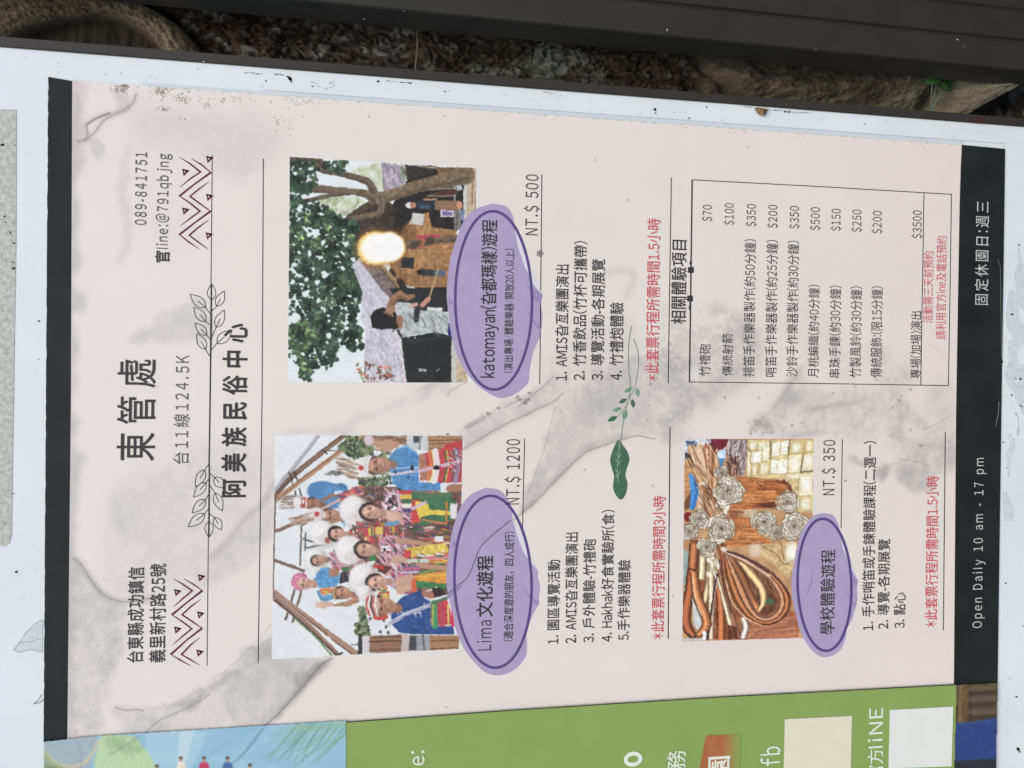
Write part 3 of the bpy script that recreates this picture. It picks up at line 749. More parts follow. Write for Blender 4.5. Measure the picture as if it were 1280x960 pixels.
    soft_line(z((1140, 180), (1180, 200), (1210, 240)), .9, .3, (190, 120, 120))
    for q in (((1168, 224), (1200, 214)), ((1104, 210), (1120, 196))): pass
    for (a, b) in z((365, 520), (350, 575), (375, 560), (400, 500), (410, 540), (60, 30), (30, 240), (12, 238), (235, 415), (1105, 630), (715, 397), (532, 540), (770, 785), (1020, 410), (980, 460), (1010, 430), (1060, 560), (905, 740), (1060, 380)) + [(838, 430), (812, 507), (809, 525), (813, 480), (845, 460)]:
        cv.ell(a, b, random.uniform(.8, 1.8), random.uniform(.8, 2.2), (124, 120, 116), .5, random.uniform(0, 3), .9)
    for _ in range(170):      # ragged grain of the dry brush
        zx, zy = random.choice(([700, 860, 440, 560], [930, 1010, 515, 560], [850, 960, 390, 520], [1060, 1190, 470, 600], [88, 135, 720, 925]))[:2], 0
        x = random.uniform(*zx); y = {700: (450, 545), 930: (515, 560), 850: (390, 500), 1060: (470, 590), 88: (720, 920), 350: (826, 880)}[zx[0]]; y = random.uniform(*y)
        cv.ell(x, y, random.uniform(.6, 2.0), random.uniform(.6, 2.0), (150, 146, 142), random.uniform(.15, .4), 0, .8)
    # soil splashed up against the edge of the sheet
    for (x, y, sx, sy, k) in ((150, 112, 10, 4, 70), (156, 107, 6, 2, 50), (200, 114, 9, 4, 60), (205, 136, 7, 3, 26), (214, 120, 30, 8, 60), (228, 124, 8, 3, 24), (258, 132, 4, 3, 16), (345, 152, 9, 8, 14), (366, 150, 8, 10, 14), (228, 148, 10, 3, 8), (300, 125, 60, 4, 40), (380, 128, 14, 4, 20)):
        for _ in range(k):
            px, py = random.gauss(x, sx * .6), random.gauss(y, sy * .6)
            if py < 96 + (px - 90) * .0725: continue
            cv.ell(px, py, random.uniform(.4, 1.3), random.uniform(.4, .9), random.choice([(70, 62, 48), (96, 84, 60), (120, 104, 86), (60, 56, 46), (150, 132, 116)]), random.uniform(.15, .8), random.uniform(0, 3), .7)
    for _ in range(90):
        px = random.uniform(100, 1195); py = 100 + (px - 90) * .0725 + abs(random.gauss(0, 4))
        cv.ell(px, py, random.uniform(.4, .9), random.uniform(.4, .8), (110, 96, 84), random.uniform(.2, .6), 0, .5)
    for (px, py) in ((786, 250), (744, 200), (935, 184), (841, 745), (731, 587), (816, 607), (558, 884), (556, 145), (461, 146), (1057, 601), (990, 532), (1150, 557), (292, 704), (204, 880), (250, 870)):
        cv.ell(px, py, .9, .9, (90, 80, 76), .8, 0, .5)
    return cv

def lift(t): return tuple(min(255, v * 1.05 + 4) for v in t)
SKIN = [(186, 142, 118), (168, 124, 100), (204, 164, 142), (150, 108, 86)]
def face(c, cx, cy, r, tone=(190, 148, 124), hair=(46, 38, 36), hat=None):
    """a small printed face lying on its side, crown to the left"""
    tl = random.uniform(-.18, .18); f = lambda u, v: (cx + r * (u * math.cos(tl) - v * math.sin(tl)), cy + r * (u * math.sin(tl) + v * math.cos(tl)))
    tone = lift(tone); dk = tuple(v * .80 for v in tone); lt = tuple(min(255, v * 1.10 + 6) for v in tone)
    c.ell(*f(-.20, 0), r * .98, r * .82, hair, 1, tl, .2)
    c.line([f(.6, 0), f(1.35, .05)], r * .75, dk, 1, .1)
    c.ell(*f(.12, 0), r * 1.0, r * .70, tone, 1, tl, .28, .2); c.ell(*f(.42, 0), r * .62, r * .56, tone, .9, tl, .4)
    c.ell(*f(.15, .42), r * .7, r * .30, dk, .55, tl, .9); c.ell(*f(.72, .05), r * .25, r * .5, dk, .4, tl, .9)
    c.ell(*f(.22, -.34), r * .34, r * .20, lt, .7, tl, .9); c.ell(*f(-.42, -.05), r * .25, r * .4, lt, .6, tl, .9)
    for s_ in (-1, 1):
        c.ell(*f(-.06, s_ * .30), r * .10, r * .20, (92, 66, 54), .75, tl, .9); c.ell(*f(-.04, s_ * .30), r * .05, r * .12, (44, 34, 32), .8, tl, .9)
        c.line([f(-.24, s_ * .16), f(-.26, s_ * .46)], r * .09, (84, 62, 52), .6)
    c.line([f(-.02, .02), f(.26, .05)], r * .14, dk, .5); c.ell(*f(.30, .02), r * .10, r * .18, dk, .6, tl, .9)
    c.line([f(.50, -.26), f(.58, -.05), f(.57, .12), f(.49, .28)], r * .12, (136, 74, 64), .8); c.line([f(.535, -.16), f(.56, .02), f(.53, .18)], r * .07, (232, 222, 212), .8)
def fluff(c, cx, cy, r, face_r):
    """a round white down headdress"""
    c.ell(cx + r * .18, cy + r * .10, r * 1.08, r * 1.10, (150, 132, 122), .55, 0, .5)
    c.ell(cx, cy, r, r * 1.02, (230, 228, 228), 1, 0, .12)
    c.ell(cx + r * .35, cy + r * .35, r * .6, r * .6, (196, 186, 180), .5, 0, .9); c.ell(cx - r * .3, cy - r * .25, r * .55, r * .55, (244, 243, 243), .8, 0, .9)
    for _ in range(90):
        t = random.uniform(0, 6.28); q = r * random.uniform(.3, 1.08); x, y = cx + q * math.cos(t), cy + q * math.sin(t)
        c.line([(x, y), (x + r * .16 * math.cos(t), y + r * .16 * math.sin(t))], random.uniform(.5, 1.0), random.choice([(246, 246, 246), (222, 217, 214), (236, 234, 234), (204, 192, 184)]), .6)
    c.ell(cx + r * .80, cy, r * .28, r * .75, (176, 150, 132), .55, 0, .8)
def textile(c, pts, n, cols, ang=1.57, ln=(3, 8), wd=(.8, 2)):
    c.poly(pts, cols[0], 1, .2); c.dashes(pts, n, ln, wd, ang, cols, .9)

def paint_group():
    c = Canvas(338, 543.5, 580, 826, 1.7, (226, 232, 235)); z = Zm(320, 500, 3.2); A = Zm(335, 540, 6.4); B = Zm(450, 540, 6.4); C = Zm(335, 680, 6.4); D = Zm(450, 680, 6.4)
    c.A += ((vnoise(c.X / 22, c.Y / 22, 71, 4) - .5) * 10)[..., None].astype(np.float32)
    # poles of the open hut
    c.line(A((400, 30), (180, 310), (60, 460)), 5.5, (168, 168, 178)); c.line(A((385, 30), (170, 300)), 1.4, (206, 206, 214))
    c.line(A((600, 30), (200, 340), (64, 500)), 6.2, (120, 92, 76)); c.line(A((585, 30), (70, 480)), 1.6, (74, 56, 48)); c.line(A((560, 60), (250, 310)), 1.0, (170, 140, 116))
    c.line(A((770, 25), (510, 205), (60, 540)), 6.4, (186, 142, 112)); c.line(A((700, 60), (300, 350), (120, 500)), 1.6, (128, 84, 64)); c.line(A((790, 25), (540, 200)), 1.4, (206, 170, 142))
    for q in (((440, 140), (470, 175)), ((165, 320), (195, 415)), ((210, 320), (235, 390)), ((215, 470), (222, 505)), ((250, 450), (266, 505))): c.line(A(*q), 2.0, (62, 54, 50))
    c.line(A((440, 148), (640, 146), (700, 130)), 1.0, (90, 84, 66))
    c.line(z((77, 385), (72, 520), (66, 760)), 2.2, (92, 72, 62)); c.line(z((182, 470), (176, 660)), 2.0, (96, 78, 66)); c.line(z((198, 530), (194, 600)), 2.2, (88, 86, 84))
    c.line(z((190, 556), (270, 576), (196, 592)), 2.4, (98, 98, 96))
    c.line(z((75, 525), (190, 478)), 4.4, (134, 106, 92)); c.line(z((75, 529), (180, 488)), 1.2, (90, 66, 56)); c.line(z((68, 638), (190, 682)), 4.0, (120, 96, 82))
    c.line(C((210, 370), (140, 600)), 3.0, (104, 82, 72)); c.line(C((265, 370), (195, 620)), 3.0, (110, 84, 72))
    c.line(C((40, 380), (380, 640), (720, 885)), 7.0, (168, 132, 112)); c.line(C((40, 425), (320, 650), (560, 890)), 6.5, (150, 116, 100))
    c.line(C((45, 395), (470, 720)), 1.6, (96, 66, 56)); c.line(C((60, 450), (300, 650), (545, 885)), 2.2, (84, 62, 54)); c.line(C((510, 760), (670, 880)), 1.6, (104, 66, 54)); c.line(C((60, 405), (480, 745)), 1.0, (206, 180, 160))
    c.line(C((210, 590), (380, 740), (505, 890)), 2.0, (92, 138, 84)); c.line(C((545, 885), (595, 870)), 2.0, (40, 40, 40))
    # trees and sheds
    G = [(58, 76, 56), (86, 108, 74), (120, 136, 96), (44, 58, 46), (146, 156, 116)]
    c.scatter(A((560, 130), (620, 40), (832, 40), (832, 240), (700, 230), (640, 180)), 260, (1.2, 3.5), (1, 2.4), G); c.scatter(B((0, 60), (90, 60), (100, 200), (0, 220)), 140, (1.2, 3.4), (1, 2.4), G)
    c.scatter(z((400, 290), (470, 300), (530, 330), (520, 350), (410, 345)), 120, (1.2, 3), (1, 2.4), G); c.scatter(B((150, 150), (240, 150), (260, 420), (150, 420)), 80, (1.2, 3), (1, 2), G[1:])
    c.scatter(C((690, 640), (740, 610), (800, 680), (820, 740), (700, 720)), 110, (1.2, 3), (1, 2.4), G); c.scatter(D((0, 520), (30, 520), (70, 690), (60, 730), (0, 730)), 100, (1.2, 3), (1, 2.4), G)
    c.scatter(C((720, 500), (790, 500), (780, 600), (730, 600)), 50, (1, 2.4), (1, 2), G[1:])
    c.line(C((735, 730), (735, 880)), 5, (46, 50, 54)); c.line(C((665, 805), (720, 802)), 1.2, (60, 80, 80))
    c.poly(B((90, 28), (370, 28), (370, 100), (90, 100)), (150, 112, 88), 1, .2); c.dashes(B((90, 28), (370, 28), (370, 100), (90, 100)), 40, (10, 20), (.6, 1.4), 0, [(116, 82, 64), (176, 138, 110)])
    c.poly(B((370, 28), (545, 28), (545, 150), (370, 130)), (202, 204, 206), 1, .1); c.poly(B((425, 28), (470, 28), (470, 85), (425, 85)), (66, 72, 82)); c.line(B((485, 28), (475, 130)), 2.2, (120, 126, 132))
    c.poly(B((545, 28), (820, 28), (820, 130), (700, 90), (620, 150), (545, 160)), (158, 112, 80), 1, .2)
    for k in range(9): c.line(B((545, 40 + k * 13), (820, 36 + k * 13)), .9, random.choice([(112, 76, 54), (190, 146, 106)]))
    c.poly(D((20, 735), (110, 730), (110, 870), (30, 875)), (214, 208, 208)); c.poly(D((75, 735), (330, 720), (335, 865), (75, 872)), (136, 96, 76), 1, .2)
    for k in range(8): c.line(D((75, 745 + k * 17), (335, 738 + k * 17)), 1.0, random.choice([(104, 70, 54), (166, 124, 98)]))
    c.line(D((70, 782), (335, 772)), 1.6, (80, 58, 48)); c.poly(D((335, 720), (400, 725), (410, 860), (325, 865)), (196, 180, 176)); c.poly(D((400, 728), (448, 728), (450, 850), (385, 850)), (64, 70, 76))
    c.poly(D((450, 728), (560, 730), (560, 848), (450, 852)), (150, 154, 158), 1, .15); c.line(D((500, 730), (512, 850)), 2.4, (92, 98, 104)); c.poly(D((560, 730), (790, 728), (790, 840), (560, 848)), (150, 104, 72), 1, .2)
    for k in range(7): c.line(D((560, 742 + k * 16), (790, 736 + k * 16)), 1.1, random.choice([(110, 74, 50), (186, 140, 100)]))
    for q in D((80, 595), (190, 610), (205, 660), (160, 700), (225, 705)): c.ell(q[0], q[1], 1.8, 2.2, (64, 64, 66), .9, 0, .5)
    # people, back rows first
    R_ = [(198, 66, 72), (226, 190, 70), (62, 110, 74), (236, 226, 214), (90, 72, 120), (214, 120, 134), (60, 50, 56), (206, 116, 56)]
    PK = [(214, 150, 166), (236, 222, 222), (90, 70, 84), (196, 86, 104), (150, 140, 170), (40, 38, 44)]
    c.ell(405 + 4, 618, 26, 16, (72, 128, 186), 1, .3, .1); c.ell(425, 613, 10, 9, (52, 98, 156), 1, 0, .3); c.poly(A((390, 520), (480, 430), (590, 425), (640, 470), (600, 520), (540, 520), (470, 600), (420, 640), (400, 590)), (78, 136, 194), 1, .2)
    c.line(A((440, 540), (520, 500), (560, 505)), 4.5, (150, 108, 88)); c.poly(A((530, 470), (590, 465), (590, 490), (530, 495)), (214, 226, 236))
    face(c, *A((360, 570))[0], 9.5, (152, 104, 80)); c.poly(A((255, 530), (315, 515), (315, 610), (255, 600)), (200, 70, 76), 1, .3); c.ell(*A((278, 555))[0], 2.2, 2.2, (246, 240, 240)); c.line(A((305, 515), (305, 615)), 1.6, (232, 220, 214))
    c.dashes(A((90, 520), (240, 500), (250, 600), (120, 610)), 40, (10, 20), (.6, 1.2), .0, [(150, 130, 116), (200, 188, 176), (110, 92, 80)]); c.ell(*A((232, 560))[0], 5, 7, (232, 230, 230), 1, 0, .5)
    c.poly(A((560, 580), (620, 560), (640, 640), (610, 760), (570, 690)), (104, 170, 206), 1, .2); c.line(A((440, 610), (640, 500)), 3.4, (206, 170, 170))
    face(c, *A((500, 670))[0], 11.5, (172, 124, 100)); c.ell(*A((380, 660))[0], 12, 9, (224, 216, 216), 1, 0, .3); c.ell(*A((390, 655))[0], 3, 3.6, (196, 60, 76)); c.line(A((428, 615), (428, 720)), 2.4, (208, 176, 164))
    c.dashes(A((180, 690), (310, 650), (340, 720), (240, 740)), 46, (8, 18), (.6, 1.4), -.3, [(176, 138, 120), (206, 180, 164), (128, 96, 82)])
    textile(c, z((330, 380), (400, 345), (520, 345), (610, 350), (620, 380), (520, 385), (430, 390), (350, 420)), 120, R_, .0, (5, 12))
    CR = z((430, 350), (826, 340), (826, 560), (826, 640), (800, 770), (700, 790), (590, 770), (540, 700), (470, 640), (400, 660), (350, 600), (370, 520), (430, 480))
    c.poly(CR, (112, 80, 74), 1, .4); c.dashes(CR, 700, (2, 7), (.8, 2.2), 0, R_ + PK + [(150, 108, 90), (60, 54, 58), (196, 150, 126)], .85, .9)
    c.poly(z((620, 480), (790, 470), (800, 570), (640, 580)), (92, 66, 62), 1, .4); c.dashes(z((620, 480), (790, 470), (800, 570), (640, 580)), 120, (4, 12), (1, 2.4), 0, R_ + [(150, 108, 90), (70, 100, 76)], .85, .25)
    # P7 small figure behind, P5
    textile(c, z((290, 610), (340, 590), (420, 600), (430, 650), (380, 690), (300, 670)), 110, PK + [(150, 110, 92)], .8)
    fluff(c, *z((235, 640))[0], 13, 8); face(c, *z((247, 640))[0], 8.5, (180, 136, 118))
    textile(c, z((350, 545), (380, 520), (470, 505), (560, 500), (590, 530), (580, 560), (480, 570), (380, 575)), 170, R_, 1.57)
    c.line(z((345, 560), (400, 530), (440, 520)), 3.0, (160, 112, 92)); c.poly(B((25, 770), (110, 765), (110, 830), (30, 835)), (226, 190, 70)); c.poly(B((25, 770), (65, 768), (65, 832), (30, 834)), (198, 60, 80)); c.line(B((95, 768), (95, 832)), 2, (70, 80, 140)); c.poly(B((120, 760), (180, 760), (180, 815), (120, 815)), (232, 196, 84))
    fluff(c, *z((262, 530))[0], 15, 9); c.ell(*z((318, 535))[0], 10.2, 10.2, (40, 36, 38)); face(c, *z((322, 535))[0], 9.5, (196, 150, 130)); c.ell(*z((285, 560))[0], 3, 4, (160, 70, 64), .9, 0, .5)
    # P1 big man at right in light blue
    c.poly(B((230, 200), (290, 130), (370, 95), (440, 150), (465, 180), (470, 400), (650, 400), (650, 470), (340, 470), (260, 410), (240, 300)), (76, 138, 196), 1, .25)
    c.line(B((300, 130), (380, 110), (430, 150)), 2, (150, 196, 226)); c.line(B((250, 340), (480, 305)), 3.0, (216, 200, 216)); c.line(B((280, 285), (480, 285)), 1.2, (190, 210, 226)); c.line(B((410, 200), (415, 305)), 1.0, (52, 92, 150))
    for k in range(26): x, y = c.inside(B((240, 200), (460, 180), (470, 460), (280, 440))); c.line([(x, y), (x + random.uniform(4, 14), y + random.uniform(-3, 3))], 1.2, random.choice([(56, 112, 172), (104, 164, 214)]), .6)
    c.ell(*B((285, 320))[0], 1.4, 1.8, (30, 34, 44)); c.ell(*B((415, 285))[0], 2, 3.4, (30, 34, 44)); c.ell(*B((385, 357))[0], 1.4, 1.2, (30, 34, 44))
    c.poly(B((640, 410), (715, 420), (710, 485), (640, 480)), (222, 228, 232)); c.line(B((715, 450), (810, 440)), 9, (168, 116, 90)); c.line(B((420, 490), (680, 500)), 5.5, (172, 122, 98))
    c.line(B((285, 100), (210, 110), (150, 100)), 9, (190, 142, 118)); c.ell(*B((215, 105))[0], 9, 8, (194, 148, 124), 1, 0, .2)
    for k in range(5): c.line(B((200, 75 + 16 * k), (100 + 8 * abs(k - 1), 62 + 20 * k)), 2.3, (200, 156, 134) if k % 2 else (184, 136, 112))
    c.ell(*B((70, 65))[0], 6, 7, (214, 196, 204), 1, 0, .4)
    c.poly(B((465, 185), (520, 165), (560, 160), (590, 380), (480, 390)), (178, 118, 96), 1, .2)
    c.poly(B((520, 165), (640, 140), (700, 90), (820, 60), (820, 400), (660, 405), (560, 385)), (198, 62, 70), 1, .2)
    for x0_, x1_, col in ((540, 556, (226, 130, 62)), (562, 574, (236, 206, 96)), (590, 640, (234, 228, 224)), (668, 682, (66, 110, 70)), (684, 694, (226, 200, 90)), (760, 800, (150, 132, 156)), (735, 752, (112, 70, 96)), (806, 818, (214, 120, 130))):
        c.line(B((x0_ + 10, 150), (x0_ + 26, 260), (x0_, 390)), (x1_ - x0_) / 6.4, col, .95)
    c.line(B((480, 310), (820, 225)), 4.2, (210, 176, 196)); c.dashes(B((700, 170), (820, 110), (820, 330), (740, 330)), 70, (2, 5), (.7, 1.4), .8, [(94, 88, 130), (226, 214, 220), (180, 62, 80), (120, 140, 110)]); c.ell(*B((610, 285))[0], 4, 3, (30, 30, 34)); c.line(B((640, 270), (640, 300)), 2, (190, 50, 70))
    face(c, *B((135, 265))[0], 14.5, (178, 128, 104)); c.line(B((55, 215), (45, 270), (62, 345)), 3.0, (70, 54, 50)); c.poly(A((665, 230), (760, 195), (832, 190), (800, 250), (800, 330), (832, 360), (700, 360), (665, 300)), (230, 228, 228), 1, .05)
    c.line(B((70, 190), (40, 230), (40, 310), (90, 352)), 3.2, (216, 208, 206)); c.ell(*A((742, 285))[0], 3.4, 3.0, (198, 50, 64), 1, 0, .4); c.dashes(A((570, 180), (680, 240), (700, 380), (580, 320)), 60, (10, 22), (.6, 1.3), .25, [(196, 170, 150), (156, 126, 106), (220, 200, 186), (120, 110, 90)])
    c.scatter(A((450, 340), (520, 310), (600, 320), (560, 350)), 40, (1.5, 3.4), (.7, 1.3), [(96, 100, 92), (140, 140, 132), (70, 76, 72)], .9, .4)
    # P4
    textile(c, z((510, 380), (560, 360), (620, 365), (625, 480), (560, 500), (500, 470)), 190, PK, .8)
    for k, col in enumerate(R_[:5]): c.line(B((330 + 6 * k, 480 + k * 36), (400, 480 + k * 36)), 5.2, col)
    c.line(B((205, 560), (240, 490), (300, 500), (320, 620)), 2.6, (214, 190, 204)); c.line(B((220, 560), (260, 510), (300, 590)), 1.4, (60, 54, 78)); c.scatter(B((200, 510), (260, 500), (280, 620), (200, 620)), 26, (1, 2), (1, 2), [(30, 30, 34), (240, 238, 238)])
    c.poly(B((410, 480), (690, 490), (770, 560), (740, 700), (480, 750), (410, 740)), (62, 112, 76), 1, .25); c.poly(B((410, 540), (480, 540), (480, 720), (410, 740)), (206, 66, 66), 1, .2)
    c.poly(B((440, 550), (540, 570), (560, 620), (730, 630), (730, 665), (550, 660), (470, 690), (450, 620)), (234, 206, 76), 1, .15); c.line(B((690, 560), (690, 730)), 2.4, (222, 128, 60)); c.line(B((500, 700), (690, 730)), 2.2, (218, 120, 70)); c.poly(B((720, 570), (775, 570), (770, 690), (720, 690)), (224, 222, 226), 1, .1)
    c.line(B((490, 520), (620, 500), (720, 500)), 6, (84, 120, 84)); c.line(B((420, 610), (520, 560)), 4, (206, 180, 196))
    c.ell(*B((285, 690))[0], 9, 8, (206, 166, 142), 1, 0, .3); c.line(B((200, 650), (290, 680)), 10, (210, 170, 148)); c.line(B((210, 740), (300, 720)), 5, (92, 148, 190))
    for k in range(4): c.line(B((190 - 3 * k, 640 + 12 * k), (290, 668 + 10 * k)), 2.0, (218, 180, 158))
    fluff(c, *z((388, 440))[0], 17.5, 11); c.ell(*z((452, 446))[0], 12.4, 11.6, (40, 36, 38)); face(c, *z((456, 446))[0], 12, (200, 154, 132))
    for q in z((415, 495), (425, 500), (405, 490)): c.ell(q[0], q[1], 1.8, 2, (190, 60, 70), .9)
    # P6
    textile(c, z((490, 560), (540, 540), (610, 550), (640, 580), (630, 650), (560, 680), (500, 650)), 210, PK, .8)
    c.line(z((560, 560), (650, 570), (760, 600)), 6, (190, 142, 118)); c.ell(*z((690, 590))[0], 9, 7, (196, 150, 124), 1, .2, .3)
    c.poly(z((600, 590), (760, 570), (780, 650), (610, 660)), (226, 196, 84), 1, .3); c.poly(z((590, 600), (620, 600), (620, 660), (590, 660)), (208, 70, 74)); c.dashes(z((620, 620), (760, 600), (770, 660), (620, 660)), 70, (4, 12), (1, 2.4), .0, R_)
    c.poly(z((715, 545), (750, 545), (750, 565), (715, 565)), (226, 226, 228)); c.line(z((600, 640), (770, 630)), 3, (214, 130, 146)); c.scatter(z((500, 585), (540, 580), (540, 610), (505, 610)), 22, (1, 1.8), (1, 1.8), [(34, 32, 36), (238, 236, 236)])
    c.ell(*z((570, 645))[0], 11, 8, (204, 162, 140), 1, .2, .3); c.line(z((560, 650), (520, 690)), 8, (202, 160, 138)); c.line(z((610, 645), (545, 690)), 7, (208, 168, 146))
    for q in z((410, 630), (400, 640), (415, 640)): c.ell(q[0], q[1], 2.6, 2.4, (196, 56, 62), .95, 0, .3)
    fluff(c, *z((372, 600))[0], 17.5, 10); c.ell(*z((429, 597))[0], 12, 11.6, (40, 36, 38)); face(c, *z((434, 597))[0], 12, (198, 150, 128)); c.ell(*z((465, 632))[0], 4, 3.4, (58, 128, 66), 1, 0, .3)
    c.line(z((385, 500), (400, 530), (425, 560)), 2.0, (84, 66, 58))
    # P8 pink turban, P10 waving
    c.poly(C((360, 270), (420, 195), (490, 185), (570, 230), (580, 290), (560, 330), (470, 350), (400, 350)), (84, 152, 208), 1, .25); c.line(C((345, 260), (400, 340)), 1.4, (214, 230, 240)); c.line(C((560, 325), (580, 270), (570, 230)), 1.6, (220, 232, 240))
    for k in range(14): x, y = c.inside(C((390, 260), (480, 190), (560, 250), (540, 320))); c.line([(x, y), (x + random.uniform(3, 9), y + random.uniform(-2, 2))], 1, random.choice([(60, 122, 182), (118, 180, 224)]), .6)
    c.poly(C((575, 230), (660, 200), (670, 290), (570, 320)), (42, 44, 62)); c.line(C((600, 215), (600, 300)), 2, (96, 70, 66)); c.dashes(C((600, 180), (700, 180), (700, 240), (620, 230)), 30, (3, 8), (1, 2), .3, R_)
    c.poly(C((310, 215), (380, 200), (380, 270), (330, 260)), (226, 228, 230))
    c.ell(*C((250, 300))[0], 10.5, 11, (206, 112, 146), 1, 0, .1); c.scatter(C((200, 250), (310, 230), (250, 350), (200, 340)), 40, (1, 2.4), (.8, 1.6), [(226, 144, 170), (186, 88, 124), (236, 170, 188)]); face(c, *C((285, 310))[0], 10, (204, 156, 138), (206, 112, 146)); c.line(C((320, 300), (375, 300)), 5, (192, 144, 122))
    c.ell(*C((530, 225))[0], 6, 5.4, (170, 116, 94), 1, 0, .2)
    for k in range(5): c.line(C((530, 225), (482 + 6 * abs(k - 2), 190 + 18 * k)), 1.7, (176, 122, 98))
    c.poly(C((380, 370), (520, 370), (530, 430), (470, 460), (420, 450)), (92, 158, 206), 1, .25); c.dashes(C((420, 360), (530, 350), (530, 400), (430, 400)), 40, (3, 7), (1, 2), .4, [(214, 100, 70), (232, 190, 80), (240, 230, 220), (70, 110, 170)])
    c.poly(C((500, 490), (640, 450), (720, 400), (730, 460), (640, 500), (520, 500)), (176, 132, 104), 1, .25); c.line(C((540, 440), (650, 400)), 2.4, (128, 100, 72))
    face(c, *C((595, 390))[0], 10, (186, 130, 104)); c.line(C((535, 345), (522, 390), (535, 435)), 3.4, (184, 146, 96))
    c.line(C((500, 480), (430, 485)), 5.6, (214, 168, 150)); c.ell(*C((440, 485))[0], 5.6, 4.6, (216, 172, 154), 1, 0, .2)
    for k in range(5): c.line(C((435, 485), (378 + 5 * abs(k - 2), 462 + 12 * k)), 1.3, (220, 178, 160))
    # P9
    textile(c, z((540, 660), (600, 650), (640, 680), (640, 760), (580, 770), (530, 740)), 190, [(204, 112, 132), (236, 220, 224), (70, 54, 66), (170, 70, 92), (186, 180, 200)], .9)
    c.ell(*z((590, 735))[0], 12, 9, (206, 160, 138), 1, .2, .3); c.line(D((320, 370), (400, 320)), 10, (210, 164, 140)); c.line(D((340, 310), (410, 270)), 9, (204, 158, 134)); c.line(D((470, 170), (680, 190)), 6.4, (190, 140, 116))
    c.poly(D((340, 180), (470, 170), (470, 230), (350, 240)), (116, 106, 150), 1, .3); c.line(D((350, 200), (470, 190)), 3, (206, 90, 120)); c.line(D((345, 225), (460, 222)), 2.2, (214, 190, 206))
    c.poly(D((430, 250), (690, 210), (690, 320), (560, 300), (430, 290)), (230, 152, 56), 1, .2); c.poly(D((440, 290), (690, 320), (690, 360), (500, 350), (440, 350)), (60, 128, 76), 1, .2); c.line(D((470, 235), (600, 205)), 3, (110, 150, 76)); c.line(D((430, 290), (430, 370)), 6, (222, 96, 62)); c.line(D((470, 260), (690, 245)), 1.6, (240, 190, 80))
    c.poly(D((130, 160), (260, 180), (200, 240), (140, 220)), (92, 50, 48), 1, .3); c.line(D((110, 175), (180, 185)), 5, (196, 50, 54)); c.poly(D((370, 120), (550, 120), (550, 150), (380, 150)), (190, 206, 186)); c.line(D((470, 120), (470, 150)), 1.4, (60, 110, 70))
    fluff(c, *z((425, 712))[0], 17, 10); c.ell(*z((475, 728))[0], 12, 11.4, (60, 46, 44)); face(c, *z((481, 728))[0], 12, (206, 158, 136)); c.line(D((0, 385), (50, 360)), 3, (196, 66, 58))
    # P11 front man in dark blue
    fluff(c, *z((432, 768))[0], 9, 6); c.scatter(D((130, 360), (220, 340), (240, 440), (150, 420)), 60, (1, 2.6), (1, 2.2), [(232, 190, 70), (206, 70, 60), (84, 130, 80), (226, 140, 60), (236, 220, 200)])
    c.poly(D((245, 560), (290, 470), (340, 420), (440, 380), (540, 370), (560, 440), (560, 650), (740, 655), (760, 720), (420, 722), (320, 710), (250, 640)), (44, 76, 142), 1, .25)
    for k in range(30): x, y = c.inside(D((270, 560), (360, 430), (550, 440), (560, 700), (330, 700))); c.line([(x, y), (x + random.uniform(4, 14), y + random.uniform(-5, 5))], 1.2, random.choice([(30, 58, 118), (62, 98, 166)]), .6)
    c.line(D((230, 640), (360, 560), (580, 480)), 5.0, (186, 190, 212)); c.line(D((240, 628), (580, 474)), 1.0, (120, 128, 164))
    for q in (((290, 530), (320, 545), (350, 555)), ((300, 510), (300, 560)), ((430, 560), (470, 545), (490, 550)), ((440, 545), (445, 580)), ((485, 545), (487, 580)), ((510, 470), (520, 510)), ((480, 500), (540, 505))): c.line(D(*q), 1.2, (206, 208, 220))
    c.poly(D((560, 480), (690, 420), (745, 640), (565, 655)), (198, 60, 74), 1, .2)
    for a_, b_, cc, wdt in ((580, 590, (66, 146, 96), 8), (640, 655, (190, 70, 84), 5), (690, 700, (232, 206, 110), 2.2), (575, 575, (226, 200, 90), 1.4), (730, 738, (226, 50, 72), 4)): c.line(D((a_ + 10, 470 + (a_ - 560) * .1), (b_ + 6, 652)), wdt, cc)
    c.ell(*D((550, 395))[0], 9, 6.6, (170, 116, 92), 1, .2, .3); c.line(D((535, 375), (610, 345)), 1.6, (226, 230, 238)); c.poly(D((570, 350), (640, 345), (690, 400), (600, 430)), (54, 44, 44)); c.line(D((590, 470), (690, 430)), 4, (86, 110, 80)); c.line(D((520, 430), (560, 445)), 2.2, (220, 222, 228))
    c.poly(D((100, 575), (210, 560), (230, 580), (190, 610), (110, 605)), (200, 66, 58), 1, .2)
    face(c, *D((175, 490))[0], 15, (176, 122, 96)); c.ell(*D((95, 490))[0], 9, 13.5, (206, 172, 160), 1, 0, .1)
    for k, col in enumerate([(196, 70, 66), (240, 232, 226), (70, 56, 56), (206, 90, 80), (236, 226, 216)]):
        c.line(D((60 + 17 * k, 425 - 3 * k), (48 + 17 * k, 490), (75 + 17 * k, 565 + 2 * k)), 2.0, col)
    c.poly(D((740, 650), (760, 690), (775, 720), (755, 722)), (232, 232, 238))
    c.ell(*D((200, 415))[0], 4, 3, (222, 190, 90), .9, 0, .4)
    c.warp(.45); c.grain(.05); c.blur(.35); c.A[:] = 128 + (c.A - 128) * .94 + 5; mm = c.A.mean(2, keepdims=True); c.A[:] = mm + (c.A - mm) * .88
    return c

